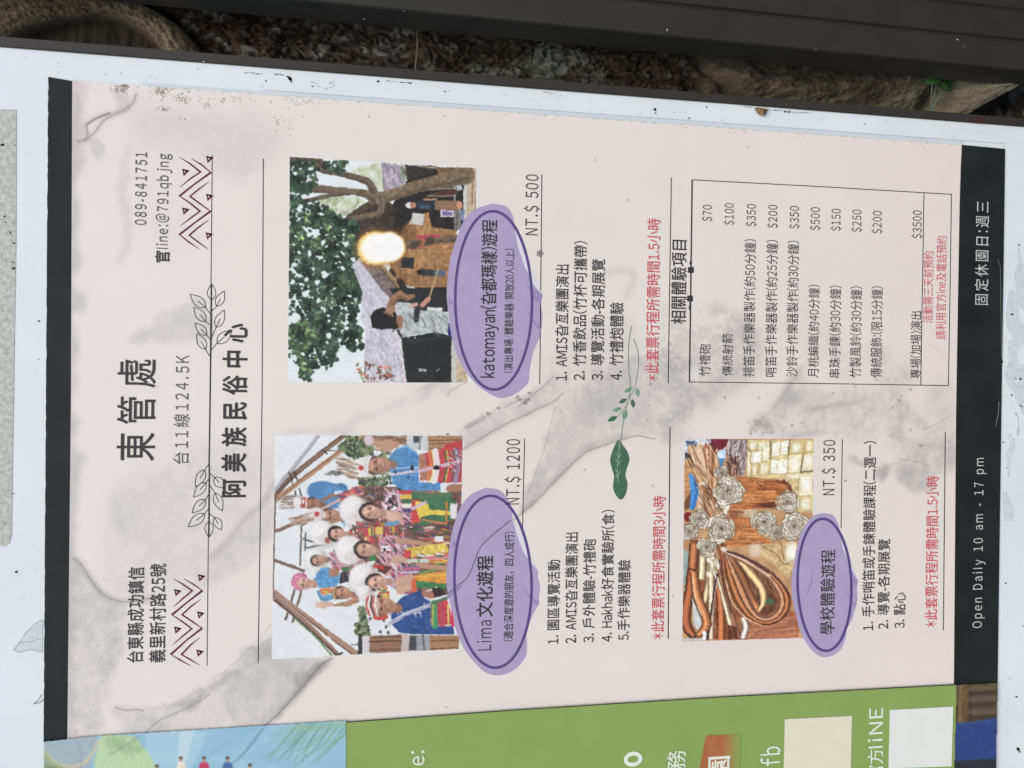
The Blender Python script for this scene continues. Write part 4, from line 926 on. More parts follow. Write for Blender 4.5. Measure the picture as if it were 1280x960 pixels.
def paint_hut():
    c = Canvas(358.5, 194, 597, 480, 1.7, (228, 236, 238)); z = Zm(320, 180, 3.2); A = Zm(355, 190, 6.4); B = Zm(470, 190, 6.4); C = Zm(355, 335, 6.4); D = Zm(470, 335, 6.4)
    c.scatter(A((540, 150), (780, 90), (800, 300), (700, 250)), 130, (2, 5), (1.5, 4), [(214, 222, 196), (196, 206, 170), (228, 234, 224), (170, 178, 140)], .5, None, .6)
    c.scatter(A((280, 380), (480, 350), (660, 390), (480, 510), (330, 460)), 130, (2, 5), (1.5, 3), [(206, 216, 186), (226, 232, 214), (180, 192, 150), (150, 160, 120)], .6, None, .6)
    # dark room under the roof, bamboo wall
    c.poly(z((500, 330), (540, 250), (600, 150), (640, 90), (880, 95), (880, 300), (800, 345), (590, 350), (530, 420), (430, 420), (400, 360)), (38, 36, 36), 1, .3)
    c.poly(z((360, 290), (440, 232), (520, 215), (560, 260), (540, 400), (430, 425), (370, 400)), (56, 50, 44), 1, .4); c.poly(A((490, 510), (640, 410), (720, 430), (560, 530)), (74, 66, 50), 1, .3)
    c.dashes(z((380, 330), (440, 260), (520, 250), (500, 350), (420, 400)), 40, (4, 12), (.6, 1.6), .9, [(84, 74, 62), (40, 38, 36), (100, 90, 74)], .7)
    c.poly(z((505, 75), (600, 85), (596, 160), (560, 195), (512, 240)), (176, 168, 180), 1, .3); c.dashes(z((510, 80), (595, 90), (590, 160), (520, 220)), 60, (5, 12), (.6, 1.6), 1.3, [(146, 138, 150), (200, 194, 204), (120, 114, 124)], .7); c.line(z((503, 75), (515, 245)), 1.4, (110, 106, 116))
    c.scatter(B((200, 100), (240, 110), (240, 220), (200, 200)), 26, (1.2, 2.4), (1, 2), [(150, 166, 140), (90, 96, 84)], .8)
    c.poly(z((560, 400), (590, 330), (620, 300), (690, 270), (700, 330), (800, 345), (795, 560), (760, 590), (560, 560), (530, 470)), (166, 124, 84), 1, .3)
    for k in range(11): c.line(z((535 + 26 * k, 345), (532 + 26 * k, 590)), random.uniform(.5, 1.0), random.choice([(206, 166, 116), (140, 98, 62), (222, 184, 130)]), .8)
    for k in range(8): c.line(z((540, 352 + 30 * k), (800, 350 + 30 * k)), .7, (140, 98, 62), .7)
    c.dashes(z((560, 380), (690, 300), (790, 350), (780, 570), (580, 560)), 150, (2, 7), (.5, 1.2), 1.57, [(150, 108, 70), (196, 152, 104), (162, 116, 76)], .6)
    for (q, a_) in ((z((540, 350), (640, 290), (640, 400), (560, 420)), .35), (z((530, 340), (600, 320), (600, 560), (540, 560)), .30), (z((680, 480), (800, 500), (795, 590), (560, 590), (560, 540)), .18)): c.poly(q, (70, 50, 36), a_)
    # upper sill and floor at the right edge
    c.poly(z((845, 92), (882, 96), (878, 260), (838, 300)), (196, 176, 152), 1, .15); c.poly(z((832, 92), (846, 92), (840, 300), (826, 300)), (206, 204, 198), 1, .1); c.line(z((868, 96), (864, 240)), 1.6, (150, 116, 92))
    c.poly(z((720, 92), (835, 92), (830, 150), (735, 130)), (116, 92, 68), 1, .3); c.poly(B((230, 100), (480, 110), (470, 150), (400, 180), (250, 240)), (52, 48, 44), 1, .4); c.line(B((330, 112), (480, 124)), 1.4, (190, 180, 160)); c.line(z((690, 175), (800, 172)), 3.0, (150, 128, 108)); c.line(z((700, 198), (800, 196)), 2.2, (96, 76, 64)); c.line(B((400, 300), (630, 290)), 1.8, (150, 128, 112)); c.line(B((410, 350), (630, 350)), 1.6, (160, 140, 124)); c.line(B((635, 240), (625, 430)), 2.4, (150, 160, 166))
    c.poly(B((500, 240), (610, 245), (610, 285), (440, 290)), (62, 66, 66)); c.poly(B((640, 240), (670, 240), (690, 300), (645, 310)), (176, 190, 200)); c.poly(B((500, 310), (640, 300), (640, 340), (500, 340)), (80, 48, 48), 1, .3)
    # tree: trunk, boughs, foliage
    WD = (122, 104, 84)
    def bough(pts, w, col=WD):
        p = curve(pts, 6); c.line(p, w, col, 1, .35)
        c.line([(x, y + .22 * (w if np.isscalar(w) else w[0])) for x, y in p], [.3 * q for q in ([w, w] if np.isscalar(w) else w)], tuple(v * .66 for v in col), .6)
        for _ in range(20):
            k = random.randrange(len(p) - 1); x, y = p[k]; g = (w if np.isscalar(w) else w[0]) * .4; dy = random.uniform(-g, g)
            c.line([(x, y + dy), (p[k + 1][0], p[k + 1][1] + dy)], random.uniform(.5, 1.2), random.choice([(150, 132, 108), (96, 80, 62), (136, 116, 92)]), .6)
    bough(z((840, 125), (770, 140), (640, 170), (520, 210), (470, 220)), [22, 15, 14]); bough(z((480, 215), (455, 160), (420, 140), (330, 115), (250, 95), (230, 55)), [11, 8, 10], (104, 92, 78)); bough(z((475, 215), (420, 195), (320, 185), (135, 170)), [12, 8, 12], (112, 98, 80)); bough(z((420, 192), (300, 205), (140, 240)), [4, 6], (96, 86, 70))
    bough(z((495, 205), (500, 260), (480, 280), (450, 285), (370, 300)), [10, 7, 6], (116, 102, 84)); bough(z((375, 298), (340, 335), (300, 365), (240, 388)), [6, 4], (86, 76, 62)); bough(z((340, 330), (300, 420), (280, 470)), [4, 2], (70, 66, 54)); bough(z((140, 60), (240, 60), (270, 90)), [9, 6], (84, 76, 66))
    LG = [(38, 54, 46), (46, 64, 52), (58, 80, 60), (30, 42, 38), (72, 96, 70), (52, 70, 60)]; LL = [(92, 122, 76), (112, 140, 88), (70, 98, 62), (130, 152, 104)]
    M1 = z((135, 60), (230, 70), (260, 110), (240, 170), (200, 200), (136, 190)); M1b = z((250, 80), (370, 62), (375, 90), (340, 130), (290, 110)); M2 = z((133, 200), (240, 235), (330, 280), (420, 320), (395, 370), (420, 420), (410, 560), (425, 600), (400, 700), (430, 740), (390, 780), (400, 830), (330, 790), (300, 880), (250, 890), (215, 945), (180, 945), (170, 880), (131, 850))
    def leafmass(poly, n, cols, hole=.0, sz=(1.6, 3.4)):
        hs = [(c.inside(poly), random.uniform(2.0, 5.5)) for _ in range(int(hole))]
        for _ in range(n):
            x, y = c.inside(poly)
            if any(math.hypot(x - h[0][0], y - h[0][1]) < h[1] for h in hs): continue
            r = random.uniform(*sz); t = random.uniform(0, 3.14); f = .92 + .42 * math.sin(x * .15 + 1.6 * math.sin(y * .10)) * math.cos(y * .13 + x * .04) + random.uniform(-.18, .22); cc = tuple(v * f for v in random.choice(cols))
            c.ell(x, y, r, r * .66, cc, 1, t); c.line([(x - r * .7 * math.cos(t), y - r * .7 * math.sin(t)), (x + r * .7 * math.cos(t), y + r * .7 * math.sin(t))], .5, tuple(v * 1.35 for v in cc), .5)
    leafmass(M1, 230, LG, 7, (1.8, 4.0)); leafmass(M1b, 90, LG, 2); leafmass(M2, 2000, LG, 26, (1.9, 4.3))
    leafmass(z((133, 250), (330, 300), (400, 360), (300, 420), (140, 420)), 160, LL[:3] + LG, 8); leafmass(C((380, 30), (560, 10), (620, 90), (590, 220), (500, 200), (420, 120)), 110, LG + LL[2:3], 4)
    leafmass(C((40, 500), (160, 380), (230, 480), (260, 600), (270, 740), (200, 900), (150, 900), (120, 760), (60, 690)), 190, LL + LG[:3], 10); leafmass(C((480, 470), (600, 480), (640, 640), (560, 670), (500, 640)), 60, LG, 2)
    leafmass(C((280, 600), (430, 590), (420, 770), (340, 800), (280, 760)), 90, LG, 1)
    for x, y, r in ((210, 130, 5), (190, 190, 3), (205, 220, 4), (230, 185, 3), (130, 440, 6), (250, 640, 11), (200, 660, 6), (310, 720, 6), (90, 670, 4), (75, 740, 4), (120, 800, 5), (150, 755, 3), (75, 900, 6), (60, 935, 6), (415, 890, 3), (475, 660, 3), (310, 810, 2)):
        q = A((x, y))[0]
        for _ in range(4): c.ell(q[0] + random.uniform(-.25, .25) * r, q[1] + random.uniform(-.25, .25) * r, r * random.uniform(.25, .5), r * random.uniform(.2, .45), (226, 234, 236), .95, random.uniform(0, 3), .2)
    for x, y, r in ((80, 30, 4), (175, 90, 5), (140, 160, 3), (60, 110, 5), (70, 330, 4), (80, 400, 10), (360, 545, 6), (345, 595, 3), (500, 480, 5), (360, 425, 3), (415, 445, 3), (575, 575, 4), (500, 395, 3), (520, 225, 4), (75, 720, 9), (70, 800, 9), (150, 690, 4), (205, 700, 3), (60, 870, 9)):
        q = C((x, y))[0]
        for _ in range(4): c.ell(q[0] + random.uniform(-.3, .3) * r, q[1] + random.uniform(-.3, .3) * r, r * random.uniform(.25, .55), r * random.uniform(.2, .5), (228, 236, 238), .95, random.uniform(0, 3), .2)
    # thatched roof below
    RP = z((385, 480), (430, 440), (470, 460), (540, 560), (580, 640), (560, 700), (590, 760), (600, 955), (440, 955), (430, 850), (440, 740), (420, 700), (425, 590), (395, 520))
    c.poly(RP, (200, 199, 210), 1, .2)
    for _ in range(420):
        x, y = c.inside(RP); t = 1.15 + random.uniform(-.2, .25); L = random.uniform(4, 14)
        c.line([(x, y), (x + L * math.cos(t), y + L * math.sin(t))], random.uniform(.5, 1.5), random.choice([(214, 213, 222), (176, 174, 188), (228, 228, 234), (166, 162, 176)]), .5)
    c.poly(z((420, 470), (470, 470), (560, 560), (620, 600), (560, 640), (500, 580)), (118, 106, 104), 1, .4); c.poly(z((470, 460), (505, 480), (600, 590), (570, 600)), (140, 116, 88), 1, .3); c.line(z((470, 465), (585, 600)), 2.2, (96, 78, 62)); c.line(z((490, 470), (600, 590)), 1.6, (176, 146, 108))
    c.scatter(z((560, 770), (600, 760), (600, 950), (590, 950)), 60, (1, 2), (.8, 1.6), [(222, 212, 212), (190, 178, 180), (240, 234, 234)])
    leafmass(z((390, 880), (440, 870), (500, 890), (550, 880), (555, 940), (500, 955), (430, 955)), 120, [(150, 70, 62), (176, 96, 80), (96, 116, 78), (190, 130, 116), (120, 130, 90), (128, 60, 56)], 3, (1.0, 2.2))
    # details of the wall: poster, window, table, people
    c.poly(z((625, 275), (672, 280), (665, 325), (615, 318)), (206, 204, 200), 1, .1); c.poly(z((582, 452), (634, 455), (630, 500), (578, 496)), (44, 44, 44)); c.line(z((578, 496), (632, 500), (636, 455)), 1.0, (206, 168, 120)); c.line(z((575, 550), (590, 575)), 8, (50, 40, 36)); c.line(z((540, 505), (552, 520)), 5, (60, 44, 40))
    c.poly(z((735, 262), (790, 265), (790, 290), (735, 290)), (206, 200, 210)); c.poly(z((745, 268), (785, 270), (785, 285), (745, 285)), (120, 104, 150)); c.poly(z((725, 290), (750, 290), (750, 325), (725, 325)), (46, 42, 42)); c.poly(z((790, 258), (820, 258), (818, 340), (790, 345)), (126, 122, 112), 1, .3); c.line(z((805, 260), (800, 345)), 1.4, (66, 66, 66)); c.poly(z((815, 262), (835, 262), (830, 310), (815, 300)), (120, 130, 160), 1, .3)
    def small(cx, cy, s, hat, shirt, legs):
        x, y = z((cx, cy))[0]; c.ell(x, y, s * .9, s * .8, hat); c.ell(x + s, y, s * .9, s * .75, (176, 128, 100)); c.poly([(x + s * 1.8, y - s), (x + s * 5, y - s * 1.5), (x + s * 7, y - s * 1.3), (x + s * 7, y + s * 1.3), (x + s * 4, y + s * 1.2), (x + s * 1.8, y + s * .8)], shirt, 1, .2); c.line([(x + s * 7, y - .5 * s), (x + s * 12, y - s * .4)], s * 1.5, legs, 1, .2); c.line([(x + s * 7, y + .6 * s), (x + s * 12, y + s * .5)], s * 1.2, legs, 1, .2); c.ell(x + s * 12.6, y, s * .7, s * 1.0, (206, 146, 124))
    small(612, 244, 5, (226, 226, 226), (44, 50, 58), (140, 110, 86)); c.line(z((660, 250), (690, 250)), 5, (60, 84, 100)); c.line(z((670, 222), (720, 220)), 2.2, (186, 138, 110))
    c.ell(*z((655, 512))[0], 4, 3.4, (34, 32, 34)); c.poly(z((660, 498), (720, 504), (722, 526), (665, 528)), (50, 54, 56)); c.line(z((720, 514), (755, 517)), 6.4, (84, 100, 126)); c.ell(*z((762, 518))[0], 2, 3.4, (186, 130, 106))
    bough(z((596, 402), (660, 400), (700, 385), (805, 378)), [11, 12, 9], (112, 92, 74)); c.line(z((625, 425), (660, 410), (672, 385), (640, 362)), 2.6, (176, 104, 84)); c.line(z((650, 372), (700, 368), (735, 366)), 3.6, (178, 66, 92)); c.line(z((664, 410), (700, 412), (790, 402)), 1.6, (186, 120, 90))
    for q in z((640, 400), (625, 405), (700, 382), (690, 388)): c.ell(q[0], q[1], 3.4, 4.6, (74, 62, 52), .8, 0, .4)
    # the flash
    fx, fy = z((503, 415))[0]
    for k, (s, col, sf, al) in enumerate(((1.22, (170, 110, 60), .5, .55), (1.10, (222, 150, 62), .25, .8), (1.03, (250, 214, 110), .2, .9), (.97, (254, 246, 206), .25, .95))):
        c.ell(fx - 8, fy + .5, 20.5 * s, 19.5 * s, col, al, 0, sf); c.ell(fx + 9, fy - 1, 19 * s, 18 * s, col, al * (.5 if k < 2 else 1), 0, sf)
    for _ in range(30): t = random.uniform(2.0, 4.6); c.ell(fx - 8 + 21 * math.cos(t), fy + 20 * math.sin(t), random.uniform(.8, 2), random.uniform(.8, 2), random.choice([(250, 214, 120), (226, 160, 70), (254, 240, 190)]), .6, 0, .9)
    c.ell(fx - 6, fy, 18, 17, (252, 252, 248), 1, 0, .3); c.ell(fx + 9, fy - 1, 18.5, 17.5, (252, 253, 252), 1, 0, .2)
    # man with a fire tube, seen from behind, and black box
    c.poly(z((580, 775), (640, 765), (720, 750), (760, 762), (782, 770), (782, 957), (602, 957), (590, 860)), (36, 40, 40), 1, .12); c.line(z((600, 790), (775, 770)), 1.2, (64, 66, 66)); c.dashes(z((600, 900), (780, 900), (780, 950), (602, 950)), 14, (6, 18), (.6, 1.4), .1, [(60, 62, 62), (46, 50, 50)])
    for q in ((652, 898), (659, 899), (668, 899), (676, 900)): c.line(z(q, (q[0] + 3, q[1] + 8)), 1.6, (206, 208, 208))
    c.line(z((722, 906), (732, 900)), 1.2, (170, 172, 172)); c.ell(*z((636, 775))[0], 1, 1, (190, 190, 190))
    c.poly(z((783, 760), (800, 740), (815, 800), (822, 957), (783, 957)), (196, 196, 188), 1, .1); c.poly(z((800, 860), (830, 850), (850, 957), (800, 957)), (196, 176, 152), 1, .2)
    c.poly(D((100, 160), (560, 150), (575, 330), (330, 330), (160, 260)), (42, 42, 44), 1, .2)
    c.poly(D((165, 270), (270, 275), (300, 320), (420, 320), (575, 360), (575, 530), (440, 510), (320, 530), (205, 550), (190, 470), (200, 380), (165, 330)), (186, 192, 192), 1, .2)
    SP = D((180, 290), (290, 300), (560, 370), (570, 510), (330, 520), (210, 540))
    for _ in range(46):
        x, y = c.inside(SP); t = random.choice([.7, .9, 1.1, 1.3]); L = random.uniform(5, 14); c.line(curve([(x, y), (x + L * .5 * math.cos(t) + 1, y + L * .5 * math.sin(t)), (x + L * math.cos(t), y + L * math.sin(t))], 4), random.uniform(.8, 2.0), random.choice([(126, 132, 128), (150, 156, 152), (206, 210, 210), (104, 108, 104)]), .6)
    c.line(D((175, 500), (200, 545)), 3, (40, 36, 36)); c.poly(D((575, 400), (600, 520), (610, 570), (575, 530)), (46, 44, 110))
    c.line(D((110, 300), (150, 230), (190, 205), (250, 235), (300, 222)), [8, 9, 8, 4], (150, 112, 90), 1, .2); c.line(D((130, 300), (190, 230), (240, 250)), 4, (116, 84, 66), .8)
    c.poly(z((455, 690), (470, 665), (505, 652), (555, 660), (562, 690), (560, 735), (500, 742), (465, 735)), (32, 31, 34), 1, .1); c.ell(*D((185, 430))[0], 4.5, 9, (150, 112, 92), 1, 0, .3); c.dashes(D((140, 460), (165, 400), (180, 490), (130, 495)), 20, (2, 5), (.6, 1.2), 1.4, [(40, 36, 36)])
    c.ell(*D((115, 330))[0], 6, 5, (160, 122, 100), 1, 0, .3)
    for k in range(4): c.line(D((110, 330), (66 + 22 * k, 352 + 12 * (k > 0) + 6 * k)), 2.0, (166, 126, 104))
    c.line(D((340, 230), (320, 410)), 7, (44, 48, 52)); c.line(D((300, 400), (330, 408)), 3, (70, 74, 78)); c.line(D((350, 320), (400, 325)), 5, (52, 56, 58)); c.poly(D((405, 310), (530, 318), (528, 340), (405, 335)), (220, 222, 220)); c.poly(D((530, 318), (575, 325), (575, 350), (528, 345)), (44, 44, 46)); c.line(D((280, 300), (320, 290)), 5, (206, 166, 150)); c.line(D((370, 295), (420, 245)), 6, (196, 146, 124)); c.line(D((425, 230), (500, 0)), 1.6, (206, 176, 120)); c.line(z((748, 410), (770, 405)), 1.5, (206, 176, 120))
    c.warp(.5); c.grain(.05); c.blur(.35); c.A[:] = 128 + (c.A - 128) * .95 + 3
    return c

def rose(c, cx, cy, r, rot=0.0):
    """a rose folded from pale shell-ginger leaf: petals wound one inside the other"""
    L = [(224, 214, 192), (206, 194, 168), (238, 232, 214), (190, 176, 148), (216, 204, 178)]; DK = [(104, 84, 60), (126, 104, 76), (86, 70, 52)]; r *= .94
    c.ell(cx, cy, r * .98, r * .94, (128, 106, 78), 1, 0, .15)
    N = 26
    for i in range(N):
        q = r * (1.08 - .95 * (i / (N - 1)) ** .85); t = rot + i * 2.2; w_ = random.uniform(.75, 1.1); off = r * .10 * (1 - i / N)
        ox, oy = cx + off * math.cos(t), cy + off * math.sin(t); th = np.linspace(t - w_, t + w_, 7)
        pk = [1 + random.uniform(-.07, .09) + (.10 if j in (2, 4) and i < 16 else 0) for j in range(7)]
        out = [(ox + q * pk[j] * math.cos(a), oy + q * pk[j] * math.sin(a)) for j, a in enumerate(th)]
        inn = [(ox + q * .45 * math.cos(a), oy + q * .45 * math.sin(a)) for a in th[::-1]]
        base = random.choice(L); c.poly(out + inn, base, 1, .15)
        c.line([(ox + q * .74 * math.cos(a), oy + q * .74 * math.sin(a)) for a in th[1:-1]], max(.7, r * .06), tuple(v * .78 for v in base), .8)
        c.line([(ox + q * .90 * math.cos(a), oy + q * .90 * math.sin(a)) for a in th[1:-1]], max(.7, r * .05), (246, 242, 228), .8)
        c.line(out, max(.7, r * .055), random.choice(DK), .85)
    p = [(cx + r * .14 * (u / 12) * math.cos(u + rot), cy + r * .14 * (u / 12) * math.sin(u + rot)) for u in np.linspace(1, 12, 20)]; c.line(p, .7, (84, 66, 46), .9)

def paint_craft():
    c = Canvas(852, 547.5, 1018, 803, 1.8, (198, 150, 104)); A = Zm(848, 540, 7.38); B = Zm(930, 540, 7.38); C = Zm(848, 660, 6.4); D = Zm(930, 640, 5.05)
    c.A *= (.85 + .3 * vnoise(c.X / 8, c.Y / 20, 81, 4))[..., None].astype(np.float32)
    def wood(pts, base, n, ang, cols=None, ln=(8, 24)):
        c.poly(pts, base, 1, .25); c.dashes(pts, n, ln, (.6, 1.6), ang, cols or [tuple(v * f for v in base) for f in (.75, .88, 1.12, 1.22)], .65, .06)
    # background: cloth, sky-blue strap, dried grass, woven mat
    c.poly(A((40, 60), (300, 60), (300, 200), (40, 240)), (206, 216, 226), 1, .2); c.poly(A((60, 80), (170, 80), (180, 180), (90, 170)), (96, 124, 160), 1, .4); c.poly(A((50, 190), (120, 200), (120, 260), (50, 260)), (70, 84, 100), 1, .4); c.poly(A((295, 60), (490, 60), (440, 130), (340, 190), (300, 140)), (122, 48, 62), 1, .2); c.poly(A((340, 190), (440, 140), (430, 250), (360, 240)), (196, 214, 232), 1, .2); c.poly(A((370, 245), (430, 240), (400, 320), (375, 310)), (84, 140, 176), 1, .2)
    wood(A((50, 320), (110, 340), (110, 700), (50, 680)), (196, 140, 90), 40, 0); c.poly(A((95, 370), (140, 400), (190, 520), (170, 640), (140, 720), (90, 700), (110, 560)), (78, 144, 204), 1, .2); c.line(A((150, 420), (165, 560), (130, 710)), 3, (58, 118, 180)); c.poly(A((50, 640), (110, 560), (100, 700), (60, 720)), (120, 84, 62))
    c.poly(A((480, 70), (650, 70), (630, 250), (600, 400), (530, 410), (440, 280)), (170, 150, 148), 1, .4); c.dashes(A((450, 90), (640, 80), (620, 300), (560, 400), (450, 300)), 170, (5, 14), (.5, 1.3), 1.9, [(200, 186, 184), (120, 92, 88), (226, 216, 214), (96, 70, 64)], .8, .5); c.dashes(A((440, 230), (560, 240), (550, 410), (470, 400)), 60, (4, 10), (.8, 1.8), 1.6, [(104, 70, 56), (70, 46, 40), (196, 150, 116)], .9, .4)
    W = [(232, 220, 180), (214, 190, 130), (240, 236, 214), (190, 160, 100)]
    MP = B((30, 70), (640, 70), (645, 740), (480, 740), (430, 560), (330, 430), (20, 420)); c.poly(MP, (214, 190, 132), 1, .25)
    for i, (x0_, y0_, x1_, y1_, k) in enumerate(((40, 80, 120, 170, 0), (60, 180, 160, 290, 1), (120, 90, 240, 170, 1), (160, 130, 240, 270, 0), (250, 90, 330, 230, 1), (330, 80, 420, 210, 0), (415, 80, 550, 200, 1), (555, 70, 640, 190, 0), (530, 200, 645, 360, 1), (400, 210, 530, 380, 0), (290, 250, 400, 390, 1), (240, 250, 300, 390, 0), (130, 270, 240, 400, 1), (60, 290, 130, 410, 0), (500, 380, 645, 590, 1), (380, 390, 510, 440, 0), (490, 600, 640, 730, 0), (20, 180, 60, 410, 1))):
        q = B((x0_ + 6, y0_ + 10), (x1_, y0_ - 6), (x1_ - 6, y1_ - 10), (x0_, y1_)); c.poly(q, W[(i * 7 + k) % 3], 1, .12)
        xm, ym = (q[0][0] + q[2][0]) / 2, (q[0][1] + q[2][1]) / 2; c.ell(xm, ym, abs(q[2][0] - q[0][0]) * .3, abs(q[2][1] - q[0][1]) * .42, (246, 244, 228), .8, 0, .9)
        c.line([q[0], q[3]], 1.2, (170, 136, 82), .7); c.line([q[3], q[2]], .9, (164, 130, 80), .5); c.dashes(q, 8, (4, 10), (.4, .9), 1.5 if k else 0.05, [(196, 168, 110), (226, 208, 160)], .6)
    for q in (((240, 80), (245, 160), (235, 250)), ((425, 70), (410, 140), (405, 210)), ((548, 190), (535, 270), (520, 370)), ((520, 368), (650, 355)), ((60, 180), (40, 150)), ((640, 450), (640, 740))): c.line(B(*q), 1.3, (96, 76, 50), .9)
    # bundle of sticks
    for k in range(26):
        u = k / 25; x0_ = 90 + 270 * u + random.uniform(-12, 12); y0_ = 110 + 60 * abs(u - .4) + random.uniform(-14, 40)
        c.line(A((x0_, y0_), (225 + 110 * u, 470 + 20 * u), (300 + 100 * u, 770)), random.uniform(1.6, 3.8), random.choice([(198, 138, 92), (170, 104, 64), (216, 168, 124), (150, 88, 56), (226, 190, 150)]), 1, .2)
    c.line(A((80, 255), (200, 470), (300, 780)), 6, (206, 160, 112), 1, .25); c.line(A((100, 130), (215, 340), (310, 560)), 5, (214, 172, 132), 1, .2); c.line(A((90, 280), (180, 460)), 1.4, (140, 92, 60)); c.dashes(A((200, 480), (330, 520), (400, 780), (270, 770)), 60, (8, 20), (.5, 1.3), 1.15, [(120, 70, 46), (216, 158, 110), (90, 54, 40)], .8, .1)
    c.line(A((190, 480), (230, 470), (260, 500)), 3.0, (230, 212, 186)); c.poly(A((190, 510), (215, 600), (240, 780), (170, 720)), (216, 184, 150), 1, .3)
    # bamboo cups
    wood(A((530, 415), (738, 420), (738, 560), (580, 560), (590, 470)), (176, 100, 64), 30, .02); wood(A((580, 555), (738, 560), (738, 715), (480, 715), (500, 660), (570, 640)), (196, 118, 68), 40, .02)
    wood(B((-20, 420), (330, 445), (420, 480), (440, 570), (330, 690), (-20, 715)), (190, 112, 66), 90, .05); wood(B((-20, 545), (290, 540), (300, 640), (-20, 640)), (214, 138, 80), 40, .02); wood(B((150, 650), (310, 640), (290, 690), (150, 700)), (110, 62, 52), 20, .0); c.line(B((20, 445), (330, 450), (410, 500), (430, 570)), 2.2, (130, 70, 48)); c.line(B((360, 450), (420, 500), (438, 570)), 4, (122, 66, 50))
    for q in B((125, 465), (140, 485), (160, 455), (150, 495), (190, 460)): c.ell(q[0], q[1], 1.0, .8, (54, 34, 30))
    c.poly(A((575, 715), (738, 715), (738, 790), (560, 790)), (196, 150, 110), 1, .3); c.poly(B((0, 720), (130, 700), (90, 790), (0, 790)), (214, 180, 142), 1, .2); wood(A((470, 720), (560, 720), (540, 790), (470, 780)), (150, 96, 66), 14, .1)
    wood(A((430, 785), (738, 790), (738, 960), (500, 960)), (186, 106, 64), 40, .02); wood(B((-60, 790), (90, 795), (80, 900), (200, 960), (-60, 960)), (198, 120, 70), 40, .02); wood(C((400, 20), (640, -10), (640, 130), (380, 140)), (190, 116, 70), 46, -.04); wood(D((-40, 40), (60, 40), (120, 150), (180, 200), (-40, 215)), (206, 128, 74), 50, .02)
    # weave lower right, loops of split bamboo, lower left strips
    c.poly(D((20, 205), (110, 200), (330, 190), (340, 300), (280, 420), (200, 340)), (206, 176, 124), 1, .25)
    for q in (((110, 210), (200, 260), (250, 330)), ((230, 190), (250, 300)), ((260, 330), (320, 300))): c.line(D(*q), 1.6, (140, 106, 66), .8)
    c.ell(*D((300, 250))[0], 7, 12, (244, 240, 220), .9, .1, .8); c.ell(*D((70, 240))[0], 8, 9, (226, 200, 176), .8, 0, .7)
    Q = Zm(837, 537, 3.49); RB = [(176, 104, 64), (206, 148, 98), (226, 182, 134), (150, 84, 54), (196, 126, 78), (112, 66, 50), (236, 204, 166)]
    wood(Q((230, 760), (560, 790), (560, 920), (230, 920)), (168, 100, 68), 160, .18); wood(Q((330, 840), (540, 815), (560, 920), (330, 920)), (182, 116, 84), 70, -.12)
    c.poly(Q((58, 520), (90, 540), (80, 760), (62, 800)), (150, 168, 160), 1, .15)
    c.poly(Q((85, 480), (240, 480), (330, 910), (160, 915), (110, 700)), (150, 88, 58), 1, .35); c.dashes(Q((85, 480), (240, 480), (330, 910), (160, 915)), 90, (8, 24), (.6, 1.6), 1.3, [(206, 150, 104), (104, 58, 42), (184, 112, 72), (226, 190, 146)], .7, .12)
    # strips running down from the flowers
    c.ribbon(Q((140, 480), (143, 560), (138, 650)), [7, 9, 8], (220, 190, 148)); c.ribbon(Q((182, 560), (172, 660), (150, 760)), [9, 9, 6], (214, 184, 136)); c.ribbon(Q((178, 620), (180, 760), (176, 910)), [7, 8, 8], (222, 196, 158))
    c.ribbon(Q((208, 640), (222, 780), (224, 912)), [7, 9, 11], (186, 108, 66)); c.ribbon(Q((212, 560), (232, 690), (262, 800), (296, 908)), [5, 7, 9, 9], (172, 116, 88)); c.ribbon(Q((206, 640), (250, 800), (280, 912)), [3, 5, 6], (228, 206, 164))
    c.line(Q((206, 570), (205, 640), (184, 770), (165, 916)), 2.6, (70, 50, 56)); c.line(Q((209, 640), (189, 770), (171, 912)), .9, (216, 190, 168)); c.line(curve(Q((214, 566), (236, 690), (268, 800)), 6), 1.4, (66, 44, 46))
    c.poly(Q((256, 850), (290, 860), (300, 912), (250, 912)), (104, 56, 44), .9, .3); c.ribbon(Q((318, 820), (332, 860), (318, 908)), [6, 8, 7], (228, 208, 192), 7, .8, 1.12); c.line(curve(Q((338, 830), (344, 870), (330, 910)), 6), 1.2, (96, 66, 60))
    # the loop at the left
    c.ribbon(Q((106, 500), (102, 560), (98, 615)), [11, 12, 11], (186, 116, 74)); c.ribbon(Q((96, 618), (86, 700), (72, 780), (70, 840), (88, 882), (108, 900)), [12, 11, 12, 13, 11, 7], (168, 96, 62), 10)
    c.poly(Q((100, 660), (122, 740), (142, 830), (128, 880), (104, 850), (98, 760)), (204, 206, 196), 1, .1); c.ribbon(Q((104, 622), (118, 720), (150, 800), (160, 850), (138, 884), (110, 904)), [10, 11, 12, 12, 9, 5], (194, 124, 78), 10); c.line(curve(Q((100, 640), (110, 730), (140, 810)), 6), 1.2, (238, 206, 164)); c.line(Q((84, 606), (116, 612)), 2.2, (92, 52, 42)); c.line(Q((70, 886), (100, 908), (118, 898)), 2.0, (70, 54, 46))
    c.poly(Q((60, 910), (145, 908), (145, 920), (60, 924)), (196, 194, 184)); c.poly(Q((143, 880), (160, 880), (158, 920), (145, 920)), (234, 234, 230))
    # inside of the coil, then the coil itself, strand by strand
    c.poly(Q((250, 560), (340, 590), (425, 650), (470, 720), (470, 780), (410, 815), (340, 770), (290, 670)), (116, 72, 54), 1, .4); c.dashes(Q((300, 600), (425, 650), (468, 720), (440, 800), (360, 760)), 60, (6, 16), (.8, 1.8), 1.0, [(150, 96, 68), (88, 54, 44), (176, 120, 84)], .8, .3)
